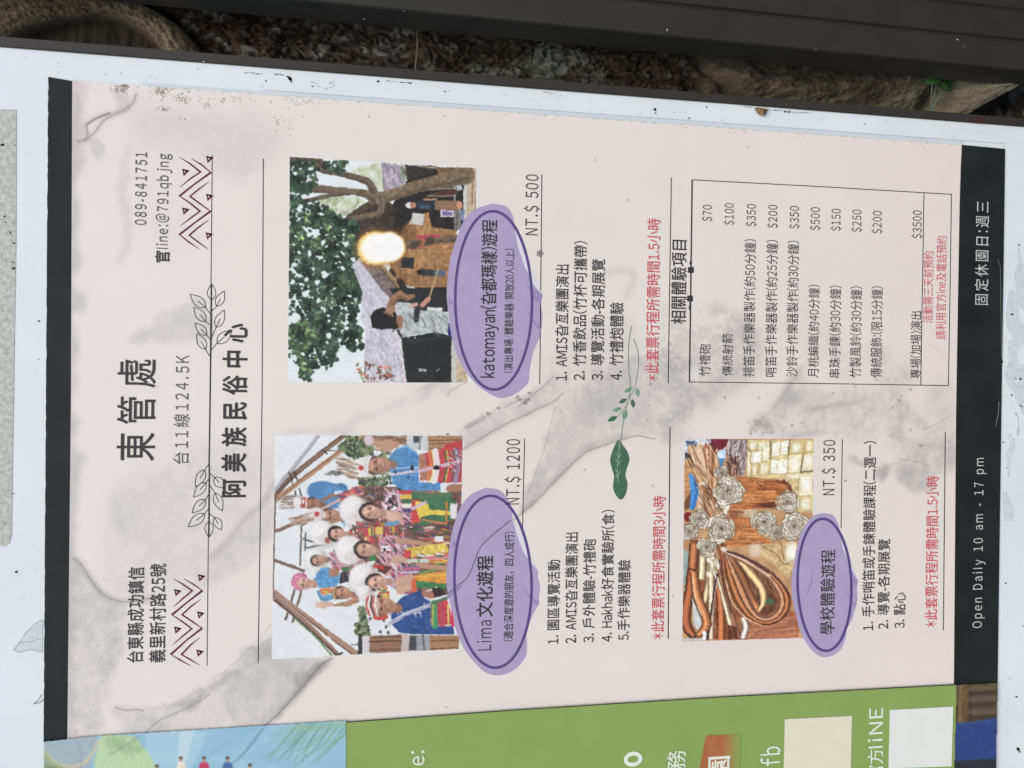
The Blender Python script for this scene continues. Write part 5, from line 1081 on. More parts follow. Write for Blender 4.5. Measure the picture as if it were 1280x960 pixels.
    c.ribbon(Q((262, 560), (300, 640), (340, 720), (392, 790)), [9, 16, 14, 8], (188, 122, 78), 12); c.ribbon(Q((296, 560), (350, 625), (398, 690), (408, 745), (392, 786)), [7, 11, 11, 9, 5], (224, 176, 124), 10); c.ell(*Q((437, 748))[0], 5.4, 4.0, (80, 112, 84), .9, 0, .6)
    OU = np.array(Q((235, 525), (330, 556), (450, 628), (526, 720), (522, 796), (470, 842), (400, 852), (330, 818), (272, 748), (243, 652), (236, 540))); IN = np.array(Q((246, 540), (338, 590), (425, 650), (466, 716), (468, 772), (444, 806), (408, 816), (376, 788), (346, 722), (302, 630), (252, 552)))
    for k in range(34):
        u = (k + .5) / 34; sh = .60 + .62 * (.5 + .5 * math.sin(u * 19 + .6)) + random.uniform(-.12, .12); c.line(curve(OU * (1 - u) + IN * u, 8), 2.0, np.clip(np.array((192, 122, 76)) * sh, 0, 246), 1)
    for k in range(9):
        u = random.choice([.03, .1, .22, .35, .5, .62, .78, .9, .98]); c.line(curve(OU * (1 - u) + IN * u, 8), .8, random.choice([(80, 48, 42), (96, 58, 48), (240, 214, 178)]), .8)
    c.line(curve(Q((236, 525), (330, 556), (450, 628), (520, 712)), 8), 2.2, (96, 66, 68)); c.line(curve(Q((244, 534), (330, 570), (440, 640)), 8), 1.2, (236, 208, 184)); c.line(curve(Q((240, 528), (325, 560), (430, 622)), 8), 1.0, (64, 46, 50)); c.line(curve(Q((244, 660), (272, 750), (332, 820), (402, 855)), 8), 1.4, (232, 196, 152)); c.ell(*Q((236, 522))[0], 4, 3, (232, 214, 188), 1, .5, .4)
    # roses
    c.scatter(A((340, 590), (480, 640), (430, 770), (350, 690)), 26, (2, 5), (1, 2), [(226, 216, 192), (160, 136, 100), (236, 228, 208)], 1, 1.9); rose(c, *A((395, 380))[0], 9, 1); rose(c, *A((455, 540))[0], 18, .3)
    c.ell(*A((85, 780))[0], 5, 6, (130, 44, 44), 1, 0, .3)
    rose(c, *A((195, 800))[0], 12, .8); rose(c, *A((100, 920))[0], 10, .1); c.scatter(C((230, 230), (320, 230), (310, 380), (235, 380)), 26, (3, 6), (1, 2), [(236, 228, 210), (206, 192, 160), (170, 148, 110)], 1, 1.4)
    rose(c, *C((225, 150))[0], 12, 1.4); rose(c, *A((395, 890))[0], 17, 2.0); rose(c, *B((400, 640))[0], 14, .6); rose(c, *B((185, 830))[0], 15.5, 1.1); rose(c, *D((205, 130))[0], 9, .4); rose(c, *D((318, 90))[0], 17.5, 0)
    c.dashes(A((60, 100), (360, 110), (400, 780), (260, 780), (80, 300)), 60, (10, 26), (.5, 1.1), 1.1, [(74, 46, 36), (240, 214, 180)], .7, .15)
    c.dashes(B((-40, 430), (400, 450), (430, 560), (300, 700), (-40, 710)), 50, (10, 30), (.5, 1.2), .03, [(104, 54, 36), (236, 176, 116), (150, 84, 50)], .6, .04); c.dashes(D((-60, 50), (60, 50), (160, 200), (-60, 210)), 34, (8, 22), (.5, 1.2), .0, [(120, 66, 42), (242, 186, 126)], .6, .05)
    c.warp(.42); c.grain(.05); c.blur(.3); c.A[:] = (128 + (c.A - 128) * 1.12 + 4) * np.array((.97, .985, 1.02), np.float32); mm = c.A.mean(2, keepdims=True); c.A[:] = mm + (c.A - mm) * .86
    return c

def paint_beach():
    c = Canvas(54, 898, 434, 1010, 1.2, (150, 192, 212)); z = Zm(40, 880, 3.2); X, Y = c.X, c.Y
    n = vnoise(X / 30, Y / 12, 91, 4); c.A += ((n - .5) * 26)[..., None].astype(np.float32) * np.array([1, .8, .5], np.float32)
    c.poly(z((450, 100), (700, 110), (640, 256), (600, 500), (480, 500)), (176, 208, 222), .6); c.poly(z((590, 110), (650, 105), (610, 256), (580, 256)), (206, 222, 230), .6)
    c.poly(z((280, 120), (410, 130), (470, 200), (500, 256), (560, 500), (240, 500), (250, 220)), (184, 212, 170), 1, .06); c.scatter(z((300, 130), (420, 140), (440, 190), (300, 200)), 60, (3, 7), (2, 4), [(150, 186, 132), (176, 200, 160), (140, 168, 136)], .35, None, .8)
    c.poly(z((45, 150), (120, 130), (260, 130), (240, 240), (200, 300), (45, 400)), (160, 178, 186), 1, .06); c.line(curve(z((45, 185), (80, 225), (130, 250), (200, 240), (240, 200), (265, 150)), 8), 5, (206, 196, 160), .7); c.line(curve(z((45, 200), (80, 240), (140, 270)), 8), 7, (150, 168, 120), .7); c.poly(z((45, 235), (110, 256), (200, 262), (200, 500), (45, 500)), (132, 150, 112), 1, .15)
    c.line(curve(z((195, 256), (200, 200), (185, 160), (175, 140)), 6), 1.0, (130, 140, 150), .5); c.line(curve(z((320, 200), (380, 160), (420, 130)), 6), 1.2, (126, 134, 130), .6)
    c.line(curve(z((920, 100), (880, 155), (840, 205), (770, 262)), 6), 1.2, (86, 110, 120), .8); c.line(curve(z((925, 98), (880, 158), (835, 212)), 6), 3.4, (110, 150, 170), .5)
    c.line(curve(z((900, 100), (830, 120), (720, 200), (640, 256)), 6), 5, (130, 178, 200), .35)
    for k in range(18):
        x = 1000 + 14 * k; c.line(curve(z((x + 60, 70 + random.uniform(0, 20)), (x, 150 + random.uniform(-20, 20)), (x - 60 + random.uniform(-30, 30), 210 + random.uniform(-30, 40))), 6), [1.5, .5], random.choice([(96, 150, 110), (120, 166, 120), (76, 130, 100)]), .8)
    for k in range(14): x = 960 + 12 * k; c.line(curve(z((x + 40, 92), (x + 10, 125), (x - 20, 160)), 4), [1, .4], (130, 176, 140), .6)
    c.poly(z((1000, 95), (1253, 68), (1253, 90), (1090, 110)), (150, 188, 160), .5)
    # bathers at the lower edge
    for x, y, shirt in ((595, 222, (220, 216, 200)), (688, 222, (196, 62, 96)), (782, 222, (76, 110, 166)), (872, 250, (90, 110, 130)), (500, 254, (70, 90, 96))):
        q = z((x, y))[0]; c.ell(q[0], q[1], 2.2, 2.6, (190, 150, 116)); c.ell(q[0], q[1] - 2.2, 2.4, 1.6, (62, 56, 56)); c.poly([(q[0] - 7, q[1] + 14), (q[0] - 5, q[1] + 5), (q[0] - 2, q[1] + 3), (q[0] + 3, q[1] + 3), (q[0] + 6, q[1] + 6), (q[0] + 7, q[1] + 14), (q[0] + 6, q[1] + 40), (q[0] - 6, q[1] + 40)], shirt, 1, .2)
    c.blur(.8); return c

def paint_strip():
    c = Canvas(1192, 848, 1252, 1010, 1.2, (84, 74, 58)); z = Zm(1180, 820, 6.86)
    c.A *= (.8 + .4 * vnoise(c.X / 9, c.Y / 5, 95, 4))[..., None].astype(np.float32)
    c.poly(z((120, 240), (210, 240), (200, 580), (110, 580)), (104, 84, 60), 1, .3); c.line(z((145, 250), (135, 580)), 3, (134, 112, 82), .8); c.line(z((225, 240), (225, 570)), 2.4, (58, 48, 40))
    for y in (320, 420, 530): c.line(z((230, y), (470, y - 14)), 3.6, (62, 56, 46), .9)
    for y in (280, 370, 480): c.line(z((230, y), (470, y - 12)), 6, (106, 96, 76), .7)
    c.poly(z((60, 580), (230, 565), (470, 525), (470, 900), (60, 930)), (48, 70, 128), 1, .15); c.poly(z((60, 900), (470, 880), (470, 1400), (60, 1400)), (50, 52, 60), 1, .3); c.line(z((100, 590), (470, 545)), 1.6, (72, 94, 150), .7)
    c.blur(.8); return c

# ================================================================== the posters
M_print = cmat('printed_paper', 0.30, 0.35, 900.0, 0.02, 0.22, 14.0)
M_photo = cmat('printed_picture', 0.30, 0.36, 1600.0, 0.05, 0.20, 14.0)
M_ink = mat('black_ink', (58, 56, 57), .5, .3, .12, 500)
M_grey = mat('grey_ink', (92, 90, 90), .5, .3, .10, 500)
M_red = mat('red_ink', (204, 86, 94), .5, .3, .08, 500)
M_band = mat('black_band', (34, 39, 39), .34, .18, .22, 22, .22, 14)
M_pale = mat('pale_ink', (192, 197, 195), .5, .3, .06, 300)
M_lil = mat('lilac_ink', (170, 159, 192), .45, .35, .05, 50)
M_lil2 = mat('lilac_crease', (150, 138, 180), .45, .35, .05, 80)
M_pur = mat('purple_ink', (88, 74, 130), .45, .35, .08, 100)
M_mar = mat('maroon_ink', (96, 30, 62), .5, .3, .1, 300)
M_film = mat('clear_film', (203, 212, 216), .25, .5, .03, 60)
M_leafd = mat('dark_green_ink', (70, 106, 84), .5, .3, .08, 200)
M_leafl = mat('pale_green_ink', (118, 152, 124), .5, .3, .08, 200)
M_stem = mat('stem_ink', (120, 138, 128), .5, .3, .05, 200)
M_vein = mat('vein_ink', (140, 168, 148), .5, .3, .05, 200)

YP, YB, YI, YT = -.0010, -.00105, -.0011, -.0013       # sheet, bands and pictures, drawings, lettering
pt = thing('tour_poster', tuple(P(1255, 520, -.0008)), 'cream price poster with black bands, three pictures and lilac ovals, on the white board', 'poster')

def paper_mask(cv):
    X, Y = (cv.X[:-1, :-1] + cv.X[1:, 1:]) / 2, (cv.Y[:-1, :-1] + cv.Y[1:, 1:]) / 2
    top = 101 + (X - 90) * .0720 + .6 * (vnoise(X / 3, Y * 0, 7, 2) - .5)
    return (Y > top) & (X > 87 - (Y - 100) * .005) & (X < 1202 - (Y - 181) * .012) & (Y < 932)
cvp = paint_paper(); cvp.build('paper', YP, M_print, pt, paper_mask(cvp)); del cvp
# edge of the clear laminate beyond the paper
V_, F_ = strips([([(178, 105.3), (400, 121.2), (640, 138.5), (900, 157.2), (1204, 179.2)], 4.2)], -.0007); obj('laminate_edge', V_, F_, M_film, pt)
V_, F_ = strips([([(330, 112.3), (640, 134.6), (900, 153.3), (1256, 179.4)], .7)], -.00075); obj('laminate_edge', V_, F_, mat('film_edge_line', (186, 196, 201), .3, .5), pt)
left = [(60 - (y - 97) * .0068 + random.choice([0, 0, 0, 0, 0, .3, .6]) + random.uniform(-.10, .10), y) for y in np.linspace(928, 97, 130)]
left += [(61, 95.8), (64.5, 96.8)]
flat('black_band', left + [(90.2, 101.2), (88.6, 500), (84, 930)], YB, M_band, pt)
bb = flat('black_band', [(1202.5, 181), (1256.5, 186), (1255.5, 260), (1252, 500), (1247, 858), (1192.3, 858), (1195, 520), (1197, 400), (1199.6, 250), (1201, 205)], YB, M_band, pt)
strip_obj('band_scratch', [(Zk((372, 110), (380, 135), (381, 200), (383, 330), (384, 420)), .5), (Zk((376, 560), (374, 600), (368, 625)), .8), (Zk((366, 640), (374, 600)), .6)], YB - .00005, mat('scratch', (120, 126, 126), .5, .3), bb)

def picture(paint, corners):
    cv = paint(); p = corners
    X, Y = (cv.X[:-1, :-1] + cv.X[1:, 1:]) / 2, (cv.Y[:-1, :-1] + cv.Y[1:, 1:]) / 2; m = np.ones(X.shape, bool)
    for i in range(4):
        (ax, ay), (bx, by) = p[i], p[(i + 1) % 4]; m &= ((bx - ax) * (Y - ay) - (by - ay) * (X - ax)) >= 0
    o = cv.build('picture', YB, M_photo, pt, m); return o
tag(picture(paint_hut, [(362.3, 196), (595.5, 210), (593, 478), (360, 478.3)]), 'picture of a thatched hut under a tree')
tag(picture(paint_group, [(344, 544.3), (578.3, 544.3), (573.5, 811), (339.5, 824)]), 'picture of a cheering group in white headdresses')
tag(picture(paint_craft, [(856, 548.3), (1017, 548.8), (1014, 797), (853, 802)]), 'picture of bamboo craft with pale roses')

def badge(cx, cy, rx, ry, rot, outline, folds, fringe):
    o = flat('title_oval', outline, YI, M_lil, pt)
    flat('pale_fringe', fringe, YI - .00004, mat('pale_lilac', (214, 214, 226), .45, .35, .03), o)
    for f in folds: flat('crease', f, YI - .00002, M_lil2, o)
    e = ellipse(cx, cy, rx, ry, 72, rot)
    V_, F_ = strips([(e + [e[0]], 3.4)], YI - .00006); obj('ring', V_, F_, M_pur, o)
    return o
def ov(cx, cy, rx, ry, a0, a1, n=26): return [(cx + rx * math.cos(t), cy + ry * math.sin(t)) for t in np.linspace(a0, a1, n)]
z = Zm(550, 600, 3.843)
B2 = badge(616.2, 727.2, 48.2, 107.5, -.035, curve(z((220, 36), (290, 52), (335, 110), (350, 180), (376, 260), (400, 330), (440, 390), (470, 440), (470, 470), (480, 510), (474, 570), (476, 590), (440, 660), (416, 740), (418, 790), (410, 850), (360, 910), (290, 938), (220, 925), (160, 870), (110, 800), (76, 720), (60, 640), (40, 560), (30, 480), (38, 380), (56, 260), (90, 150), (140, 76), (220, 36)), 5)[:-1],
    [z((385, 490), (430, 555), (478, 590), (470, 605), (430, 570)), z((30, 560), (100, 500), (110, 510), (40, 570)), z((60, 290), (80, 300), (64, 330))], z((345, 175), (400, 270), (418, 300), (424, 350), (468, 432), (440, 400), (402, 350), (372, 270)))
z3 = Zm(320, 180, 3.2)
B1 = badge(617.0, 375.5, 48.0, 111.5, -.01, curve(z3((945, 238), (1000, 250), (1028, 290), (1036, 350), (1060, 430), (1085, 500), (1110, 560), (1145, 600), (1138, 640), (1146, 690), (1135, 770), (1110, 830), (1095, 900), (1085, 960), (1020, 1008), (960, 1012), (880, 960), (820, 880), (790, 800), (772, 700), (764, 600), (768, 520), (785, 430), (830, 310), (880, 260), (945, 238)), 5)[:-1],
    [z3((1070, 650), (1110, 700), (1140, 740), (1140, 760), (1100, 700)), z3((1085, 560), (1145, 600), (1138, 640), (1104, 620)), z3((770, 610), (790, 640), (772, 640))], z3((1034, 340), (1060, 390), (1085, 470), (1130, 560), (1142, 600), (1110, 562), (1075, 490), (1050, 420)))
D4 = Zm(930, 640, 5.05)
B3 = badge(1030.6, 731, 33.6, 82.6, -.03, curve(D4((500, 6), (560, 20), (592, 70), (606, 130), (622, 220), (655, 310), (690, 370), (716, 430), (712, 480), (716, 540), (708, 590), (680, 680), (650, 740), (640, 800), (600, 880), (530, 916), (470, 905), (410, 850), (360, 760), (325, 640), (302, 520), (302, 400), (320, 300), (335, 220), (370, 110), (430, 30), (500, 6)), 5)[:-1],
    [D4((640, 480), (680, 555), (710, 585), (704, 596), (660, 540)), D4((660, 360), (716, 430), (712, 480), (680, 430)), D4((440, 320), (420, 440), (380, 560), (430, 450)), D4((325, 245), (345, 245), (335, 262))], D4((606, 100), (640, 200), (660, 290), (680, 330), (714, 425), (690, 380), (652, 305), (622, 210)))
strip_obj('hill_line', [(curve([(639, 650), (630, 657), (612, 672), (600, 685), (592, 705), (584, 722), (572, 732), (560, 742)], 6), 1.2)], YI - .00009, mat('wash_line', (96, 92, 112), .5, .3, .3, 400), B2)

# rules, table, small ornaments
def rule(pts, wdt=1.2, m=M_ink, name='rule_line', parent=None): return strip_obj(name, [(pts, wdt)], YI, m, parent or pt)
rule([(265.3, 194), (262.8, 445)], 1.1); rule([(258.8, 832), (260.7, 640), (261.3, 582)], 1.1); rule([(261.3, 584), (262.3, 520), (263.3, 444)], 1.9)
rule([(329.2, 198), (327.5, 500), (322.6, 829)], 1.2)
rule([(677.3, 218), (674.7, 480)], 1.2); rule([(655.8, 548), (653, 666)], 1.2); rule([(839.2, 222), (835.2, 479)], 1.2); rule([(837.5, 534), (835.2, 799)], 1.4)
rule([(1053, 549), (1051.3, 660)], 1.1); rule([(1181.6, 540), (1179.2, 788)], 1.2)
strip_obj('price_table', [([(865.2, 225), (863.6, 350), (861.8, 478)], 1.9), ([(865, 224.7), (1030, 233.5), (1190, 243)], 1.1), ([(861.8, 477.5), (1030, 479.5), (1186, 482)], 1.1), ([(1189.4, 243), (1187.6, 360), (1185.5, 482)], 1.1), ([(1155, 241.5), (1153, 360), (1151, 481.5)], 1.1)], YI, M_ink, pt)
tb = bpy.data.objects['price_table']
for (x, y, ya, d) in ((863.6, 337.5, 327.5, 1), (862.5, 373, 386, -1)):
    orn = []
    for k in range(4):
        a_ = math.pi / 4 + k * math.pi / 2; orn.append((ellipse(x + 2.4 * math.cos(a_), y + 2.4 * math.sin(a_), 1.5, 1.1, 10, a_) + [(x + 2.4 * math.cos(a_) + 1.5 * math.cos(a_), y + 2.4 * math.sin(a_) + 1.5 * math.sin(a_))], 2.0))
    orn += [([(x - 3.6, y), (x + 3.6, y)], 1.4), ([(x - .4, ya + d * 3.4), (x, ya), (x + .3, ya - d * 2.4)], [2.6, 3.4, .8]), ([(x, y), (x, ya)], 1.6)]
    strip_obj('table_ornament', orn, YI - .00003, M_ink, tb)
x, y = 674.9, 316.8
strip_obj('flower_mark', [(ellipse(x + 2.4 * math.cos(t), y + 2.4 * math.sin(t), 1.9, 1.5, 10, t) + [(x + 2.4 * math.cos(t) + 1.9 * math.cos(t), y + 2.4 * math.sin(t) + 1.9 * math.sin(t))], .9) for t in np.linspace(0, 2 * math.pi, 6)[:-1]], YI - .00003, M_grey, pt)

def zigzag(z, lines, tris):
    L = []
    for q in lines:
        p = z(*q); n = len(p); L.append((p, [.6] + [2.0] * (n - 2) + [.6]))
    for (a, b) in tris:
        p = z((a - 9, b - 9), (a + 11, b - 3), (a - 4, b + 11), (a - 9, b - 9), (a + 11, b - 3)); L.append((p, [1.4, 2.6, 2.2, 1.4, 2.2]))
    strip_obj('zigzag_ornament', L, YI, M_mar, pt)
zigzag(Zm(0, 0, 3.2), [((720, 630), (760, 655), (802, 688), (765, 712), (720, 748)), ((765, 634), (805, 658), (843, 690), (780, 735), (718, 784), (760, 812), (800, 845), (765, 870), (720, 905)), ((835, 727), (795, 757), (760, 785), (800, 815), (842, 845), (780, 890), (718, 938), (755, 968), (796, 995)), ((835, 880), (795, 908), (757, 941), (790, 966), (834, 998))], [(740, 687), (836, 635), (836, 787), (740, 842), (834, 941)])
zigzag(Zm(0, 700, 3.2), [((693, 75), (730, 96), (769, 123), (730, 155), (693, 188)), ((735, 75), (775, 98), (809, 123), (750, 168), (688, 219), (730, 247), (767, 275), (730, 305), (690, 340)), ((803, 157), (765, 185), (728, 219), (770, 247), (808, 273), (745, 322), (683, 378), (720, 400), (762, 423)), ((800, 310), (762, 340), (726, 378), (760, 398), (798, 420))], [(708, 128), (803, 69), (800, 217), (708, 278), (797, 370)])

def sprig(z, stem, leaves):
    L = [(curve(z(*stem), 6), [2.0, 1.6] if False else 1.5)]
    for base, root, tip, wd in leaves:
        b, r_, t = z(base, root, tip); d = np.array(t) - np.array(r_); n = np.array([-d[1], d[0]]); n = n / (np.linalg.norm(n) + 1e-9) * wd / 3.2; r0 = np.array(r_)
        sa = [tuple(r0 + d * u + n * math.sin(math.pi * u ** .8) * .5) for u in np.linspace(0, 1, 12)]; sb = [tuple(r0 + d * u - n * math.sin(math.pi * u ** .8) * .5) for u in np.linspace(0, 1, 12)]
        L += [(sa, .95), (sb, .95), ([b, r_, tuple(r0 + d * .5)], .95)]
    strip_obj('leaf_sprig', L, YI - .00002, M_ink, pt)
sprig(Zm(0, 250, 3.2), ((843, 635), (845, 560), (846, 480), (846, 335)), [((846, 420), (846, 400), (846, 335), 34), ((847, 445), (866, 425), (897, 364), 34), ((847, 548), (864, 510), (897, 440), 36), ((846, 598), (868, 573), (928, 520), 40), ((844, 460), (822, 430), (760, 377), 38), ((844, 503), (822, 486), (775, 429), 36), ((843, 560), (826, 540), (779, 492), 32), ((842, 630), (822, 598), (787, 534), 34)])
sprig(Zm(0, 500, 3.2), ((838, 262), (838, 330), (837, 420), (836, 550)), [((836, 480), (836, 486), (836, 550), 34), ((838, 455), (858, 470), (886, 520), 32), ((838, 340), (860, 372), (889, 445), 36), ((838, 292), (858, 310), (895, 352), 38), ((834, 258), (818, 280), (782, 347), 36), ((836, 315), (824, 330), (774, 390), 34), ((836, 375), (822, 398), (768, 452), 36), ((836, 432), (818, 455), (752, 508), 38)])

# green leaf drawing in the middle
z = Zm(680, 400, 4.0)
ld = flat('leaf_drawing', curve(z((368, 602), (356, 622), (340, 660), (331, 700), (340, 745), (350, 780), (345, 830), (356, 870), (384, 899), (408, 872), (418, 820), (408, 780), (412, 750), (427, 700), (418, 660), (394, 625), (384, 604), (368, 602)), 5)[:-1], YI, M_leafd, pt)
strip_obj('stem', [(curve(z((438, 28), (424, 120), (424, 240), (432, 330), (424, 390), (410, 440), (395, 520), (384, 600), (374, 660)), 6), 1.1), (curve(z((448, 95), (470, 160), (472, 230), (455, 330), (425, 395)), 6), 1.0), (curve(z((420, 420), (395, 450), (372, 480)), 4), .9)], YI - .00003, M_stem, ld)
strip_obj('vein', [(curve(z((376, 610), (374, 670), (366, 740), (372, 812)), 5), .9)] + [(z(a, b), .8) for a, b in (((374, 690), (358, 660)), ((374, 690), (386, 668)), ((370, 715), (357, 690)), ((372, 725), (385, 700)), ((370, 770), (356, 745)), ((370, 780), (384, 752)), ((372, 800), (360, 775)))], YI - .00004, M_vein, ld)
def leafpoly(r_, t, wd):
    r_, t = np.array(r_), np.array(t); d = t - r_; n = np.array([-d[1], d[0]]); n = n / np.linalg.norm(n) * wd
    return [tuple(r_ + d * u + n * .5 * math.sin(math.pi * u)) for u in np.linspace(0, 1, 10)] + [tuple(r_ + d * u - n * .5 * math.sin(math.pi * u)) for u in np.linspace(1, 0, 10)[1:-1]]
for a, b, wd, m in (((444, 338), (400, 362), 5.2, M_leafl), ((464, 338), (472, 384), 5.4, M_leafl), ((416, 393), (374, 416), 5.2, M_leafd), ((440, 394), (448, 440), 5.4, M_leafd), ((390, 440), (342, 454), 5.2, M_leafl), ((410, 446), (398, 502), 7.0, M_leafl), ((368, 482), (317, 506), 6.0, M_leafd)):
    q = z(a, b); flat('leaflet', leafpoly(q[0], q[1], wd), YI - .00005, m, ld)

# lettering of the cream poster
def t(txt, x0, x1, ys, ye, m=M_ink, weight=.006, track=0.0, parent=None, Y=YT): LET.add(txt, x0, x1, ys, ye, m, Y, parent or pt, weight, track)
t('089-841751', 169, 183, 281, 190, M_grey, .006, .14); LET.add('官', 194, 212, 328, 314, M_ink, YT, pt, .02); LET.add('line:@791qbjng', 196.5, 210, 311, 192, M_grey, YT, pt, .004, .10)
t('東管處', 147, 194, 576, 449, M_ink, .006, .22); t('台11線124.5K', 217, 237, 580, 444, M_grey, .0, .16); t('阿美族民俗中心', 278, 308, 621, 405, M_ink, .022, .32)
t('台東縣成功鎮信', 159.5, 179.5, 828, 709, M_ink, .010, .02); t('義里新村路25號', 187, 207, 828, 705, M_ink, .009, .02)
t('katomayan(旮都瑪樣)遊程', 601, 620.5, 472, 275, M_ink, .010, 0, B1); t('(演出專場/體驗樂器/開放20人以上)', 630.5, 642, 466, 311, M_ink, .004, 0, B1)
t('NT.$ 500', 657, 672.5, 294, 218, M_ink, .0, .08)
t('1. AMIS旮亙樂團演出', 694, 710.5, 475.6, 330.6); t('2. 竹香飲品(竹杯可攜帶)', 716.5, 733, 475.2, 301.5); t('3. 導覽活動-各期展覽', 739, 755.5, 475, 324); t('4. 竹禮炮體驗', 762, 779, 475, 378)
t('*此套票行程所需時間1.5小時', 808, 824.5, 476.6, 273, M_red); t('相關體驗項目', 839, 858, 405, 300, M_ink, .008)
for txt, x0, x1, ys, ye, pr, a0, a1, b0, b1 in (('竹禮砲', 874, 888, 470, 430, '$70', 878.5, 889.5, 276.5, 256), ('傳統射箭', 902.5, 916, 470, 417, '$100', 906, 917, 281, 254), ('排笛手作樂器製作(約50分鐘)', 929.5, 944, 471, 299, '$350', 933.5, 944.5, 283, 255), ('哨笛手作樂器製作(約25分鐘)', 957, 971.5, 471, 300, '$200', 960.5, 971.5, 285, 256), ('沙鈴手作樂器製作(約30分鐘)', 983.5, 998, 471, 301, '$350', 987.5, 998.5, 286, 257.5),
        ('月桃編織(約40分鐘)', 1010, 1024, 472, 356, '$500', 1013.5, 1024.5, 288, 259), ('串珠手鍊(約30分鐘)', 1036.5, 1051, 472, 357, '$150', 1039.5, 1050.5, 288.5, 261), ('竹製風鈴(約30分鐘)', 1062.5, 1077, 472, 358, '$250', 1065.5, 1076.5, 290, 262), ('傳統服飾:(限15分鐘)', 1088.5, 1103, 472, 358, '$200', 1091, 1102, 292, 263.5), ('專場(加場)演出', 1138, 1151.5, 473, 389, '$3500', 1141, 1152, 298, 263)):
    t(txt, x0, x1, ys, ye, M_ink, .0, 0, tb); t(pr, a0, a1, b0, b1, M_ink, .0, .05, tb)
t('活動需三天前預約', 1154, 1166.5, 404, 314, M_red, 0, 0, tb); t('請利用官方ine及電話預約', 1170, 1183, 424, 295, M_red, 0, 0, tb)
t('固定休園日:週三', 1219, 1236, 381, 251.6, M_pale, .0, .14, bb); t('Open Daily 10 am - 17 pm', 1217, 1228.5, 785, 572.5, M_pale, .0, .17, bb)
t('NT.$ 1200', 633, 649.5, 630.6, 549, M_ink, .0, .08); LET.add('Lima', 597.5, 614, 813, 775.5, M_ink, YT, B2, .0, .08); t('文化遊程', 596, 616, 771, 695, M_ink, .014, .02, B2); t('(適合深度遊的朋友，四人成行)', 630, 642, 801.6, 664.7, M_ink, .006, 0, B2)
t('1. 園區導覽活動', 684, 699.5, 805, 700); t('2. AMIS旮亙樂團演出', 706, 722, 804, 665.6); t('3. 戶外體驗-竹禮砲', 728.5, 744, 803, 674); t('4. Hakhak好食實驗所(食)', 751.5, 767, 802, 637.5); t('5.手作樂器體驗', 772, 787.5, 800, 700)
t('*此套票行程所需時間3小時', 815, 831, 799, 620, M_red); t('NT.$ 350', 1029, 1043.5, 619, 550, M_ink, .0, .08); t('學校體驗遊程', 1025.5, 1043.5, 793, 687.5, M_ink, .006, .0, B3)
t('1. 手作哨笛或手鍊體驗課程(二選一)', 1078.5, 1094, 788, 551.6); t('2. 導覽-各期展覽', 1097, 1112, 786, 674); t('3. 點心', 1117, 1132, 785, 740.6); t('*此套票行程所需時間1.5小時', 1157, 1172.5, 784, 595, M_red)

# the green poster that overlaps it
YG = -.0030
pg = thing('green_poster', tuple(P(1190, 1020, YG)), 'green poster with a beach picture, overlapping the lower edge of the cream poster', 'poster')
M_green = mat('green_sheet', (138, 164, 92), .42, .35, .03, 30, .10, 35)
sheet = flat('sheet', [(430, 903.6), (640, 888.4), (900, 872), (1193.5, 856.5), (1196, 856.4), (1194, 960), (1193, 1010), (55, 1010), (56, 960), (430, 960)], YG + .0001, M_green, pg, .0016)
cvb = paint_beach(); X_, Y_ = (cvb.X[:-1, :-1] + cvb.X[1:, 1:]) / 2, (cvb.Y[:-1, :-1] + cvb.Y[1:, 1:]) / 2
cvb.build('beach_picture', YG - .0003, M_photo, pg, (Y_ > 925.5 - (X_ - 55) * .0615 + 3 * np.exp(-((X_ - 55) / 40) ** 2) - 1.5) & (X_ < 432.5) & (X_ > 55)); del cvb
cvs = paint_strip(); X_, Y_ = (cvs.X[:-1, :-1] + cvs.X[1:, 1:]) / 2, (cvs.Y[:-1, :-1] + cvs.Y[1:, 1:]) / 2
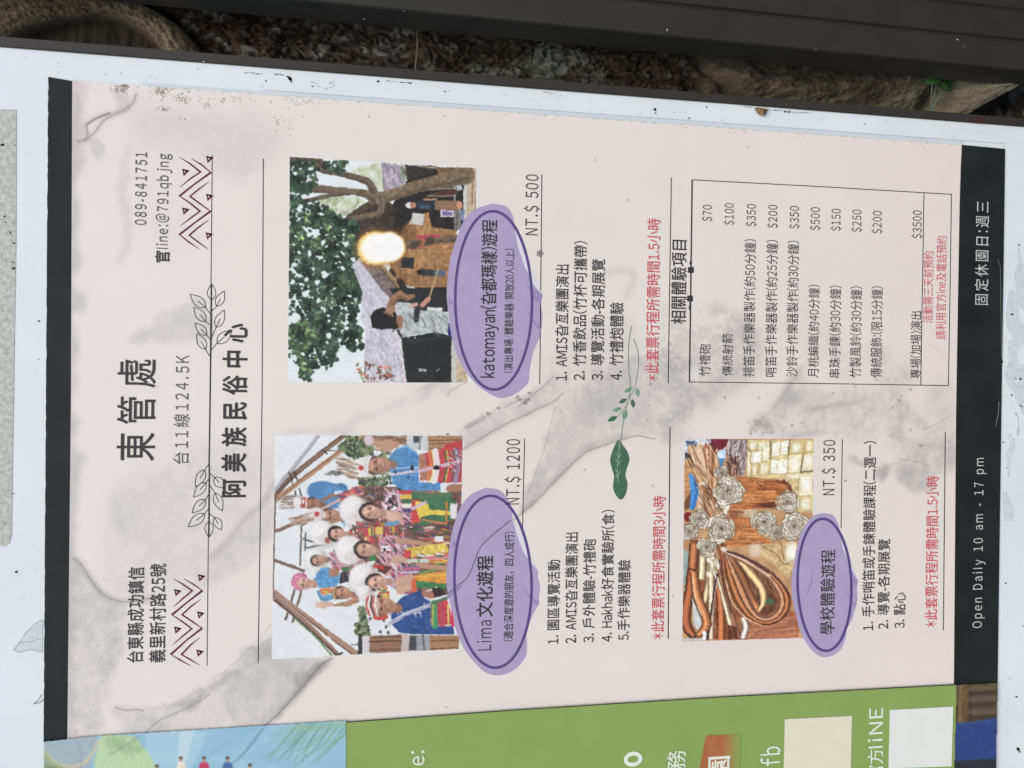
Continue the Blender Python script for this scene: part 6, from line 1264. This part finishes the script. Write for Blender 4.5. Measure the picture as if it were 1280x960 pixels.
cvs.build('bamboo_picture', YG - .0001, M_photo, pg, (Y_ > 856.2 - (X_ - 1196) * .05) & (X_ > 1195.6 - (Y_ - 856) * .025) & (X_ < 1247 - (Y_ - 856) * .02)); del cvs
strip_obj('edge_shadow', [([(432, 902.9), (640, 887.7), (900, 871.2), (1193, 855.9)], 1.2)], YG - .0002, mat('painted_shadow', (60, 56, 48), .8, .1), pg)  # dark strip painting the thin shadow along the raised sheet's edge
def cardmesh(name, pts, c): return flat(name, pts, YG - .0003, mat(name + '_paper', c, .45, .3, .02, 60), pg)
cardmesh('code_card', [(981, 899), (1065, 895), (1063, 985), (979, 988)], (222, 220, 198)); cardmesh('code_card', [(1112.3, 887.5), (1191.5, 883.3), (1189.5, 958), (1110.5, 960.5)], (224, 228, 224))
def paint_orange():
    c = Canvas(872, 914, 928, 1010, 1.2, (172, 108, 72)); k = np.clip((c.X - 903) / 22, 0, 1)[..., None]; n = vnoise(c.X / 10, c.Y / 10, 97, 4)[..., None]
    c.A *= (.9 + .2 * n).astype(np.float32); c.A[:] = c.A * (1 - k) + np.array((138, 164, 92), np.float32) * k; return c
co = paint_orange(); X_, Y_ = (co.X[:-1, :-1] + co.X[1:, 1:]) / 2, (co.Y[:-1, :-1] + co.Y[1:, 1:]) / 2
co.build('orange_patch', YG - .0003, M_photo, pg, (Y_ > 919.5 - (X_ - 882) * .05) & (X_ > 882.5 - (Y_ - 919) * .19) & (X_ < 925))
M_wht = mat('white_ink', (226, 232, 218), .5, .3, .04, 300); YW = YG - .0004
def tg(txt, x0, x1, ys, ye, weight=0.0, track=0.0, m=M_wht): LET.add(txt, x0, x1, ys, ye, m, YW, pg, weight, track)
tg('e:', 511.5, 530.5, 957, 938.5, .004, .05); tg('o', 774, 801.5, 957.5, 940.8, .03); tg('務', 834, 857, 962, 938, .004); tg('園', 884.5, 912.5, 974, 946, .012)
tg('fb', 953, 975, 957, 933.5, .004, .05); tg('官', 1085, 1104, 976, 956.5, .004); tg('方', 1085, 1104, 955, 936.5, .004); tg('liNE', 1086.5, 1103.5, 935, 885, .004, .08)
LET.run()
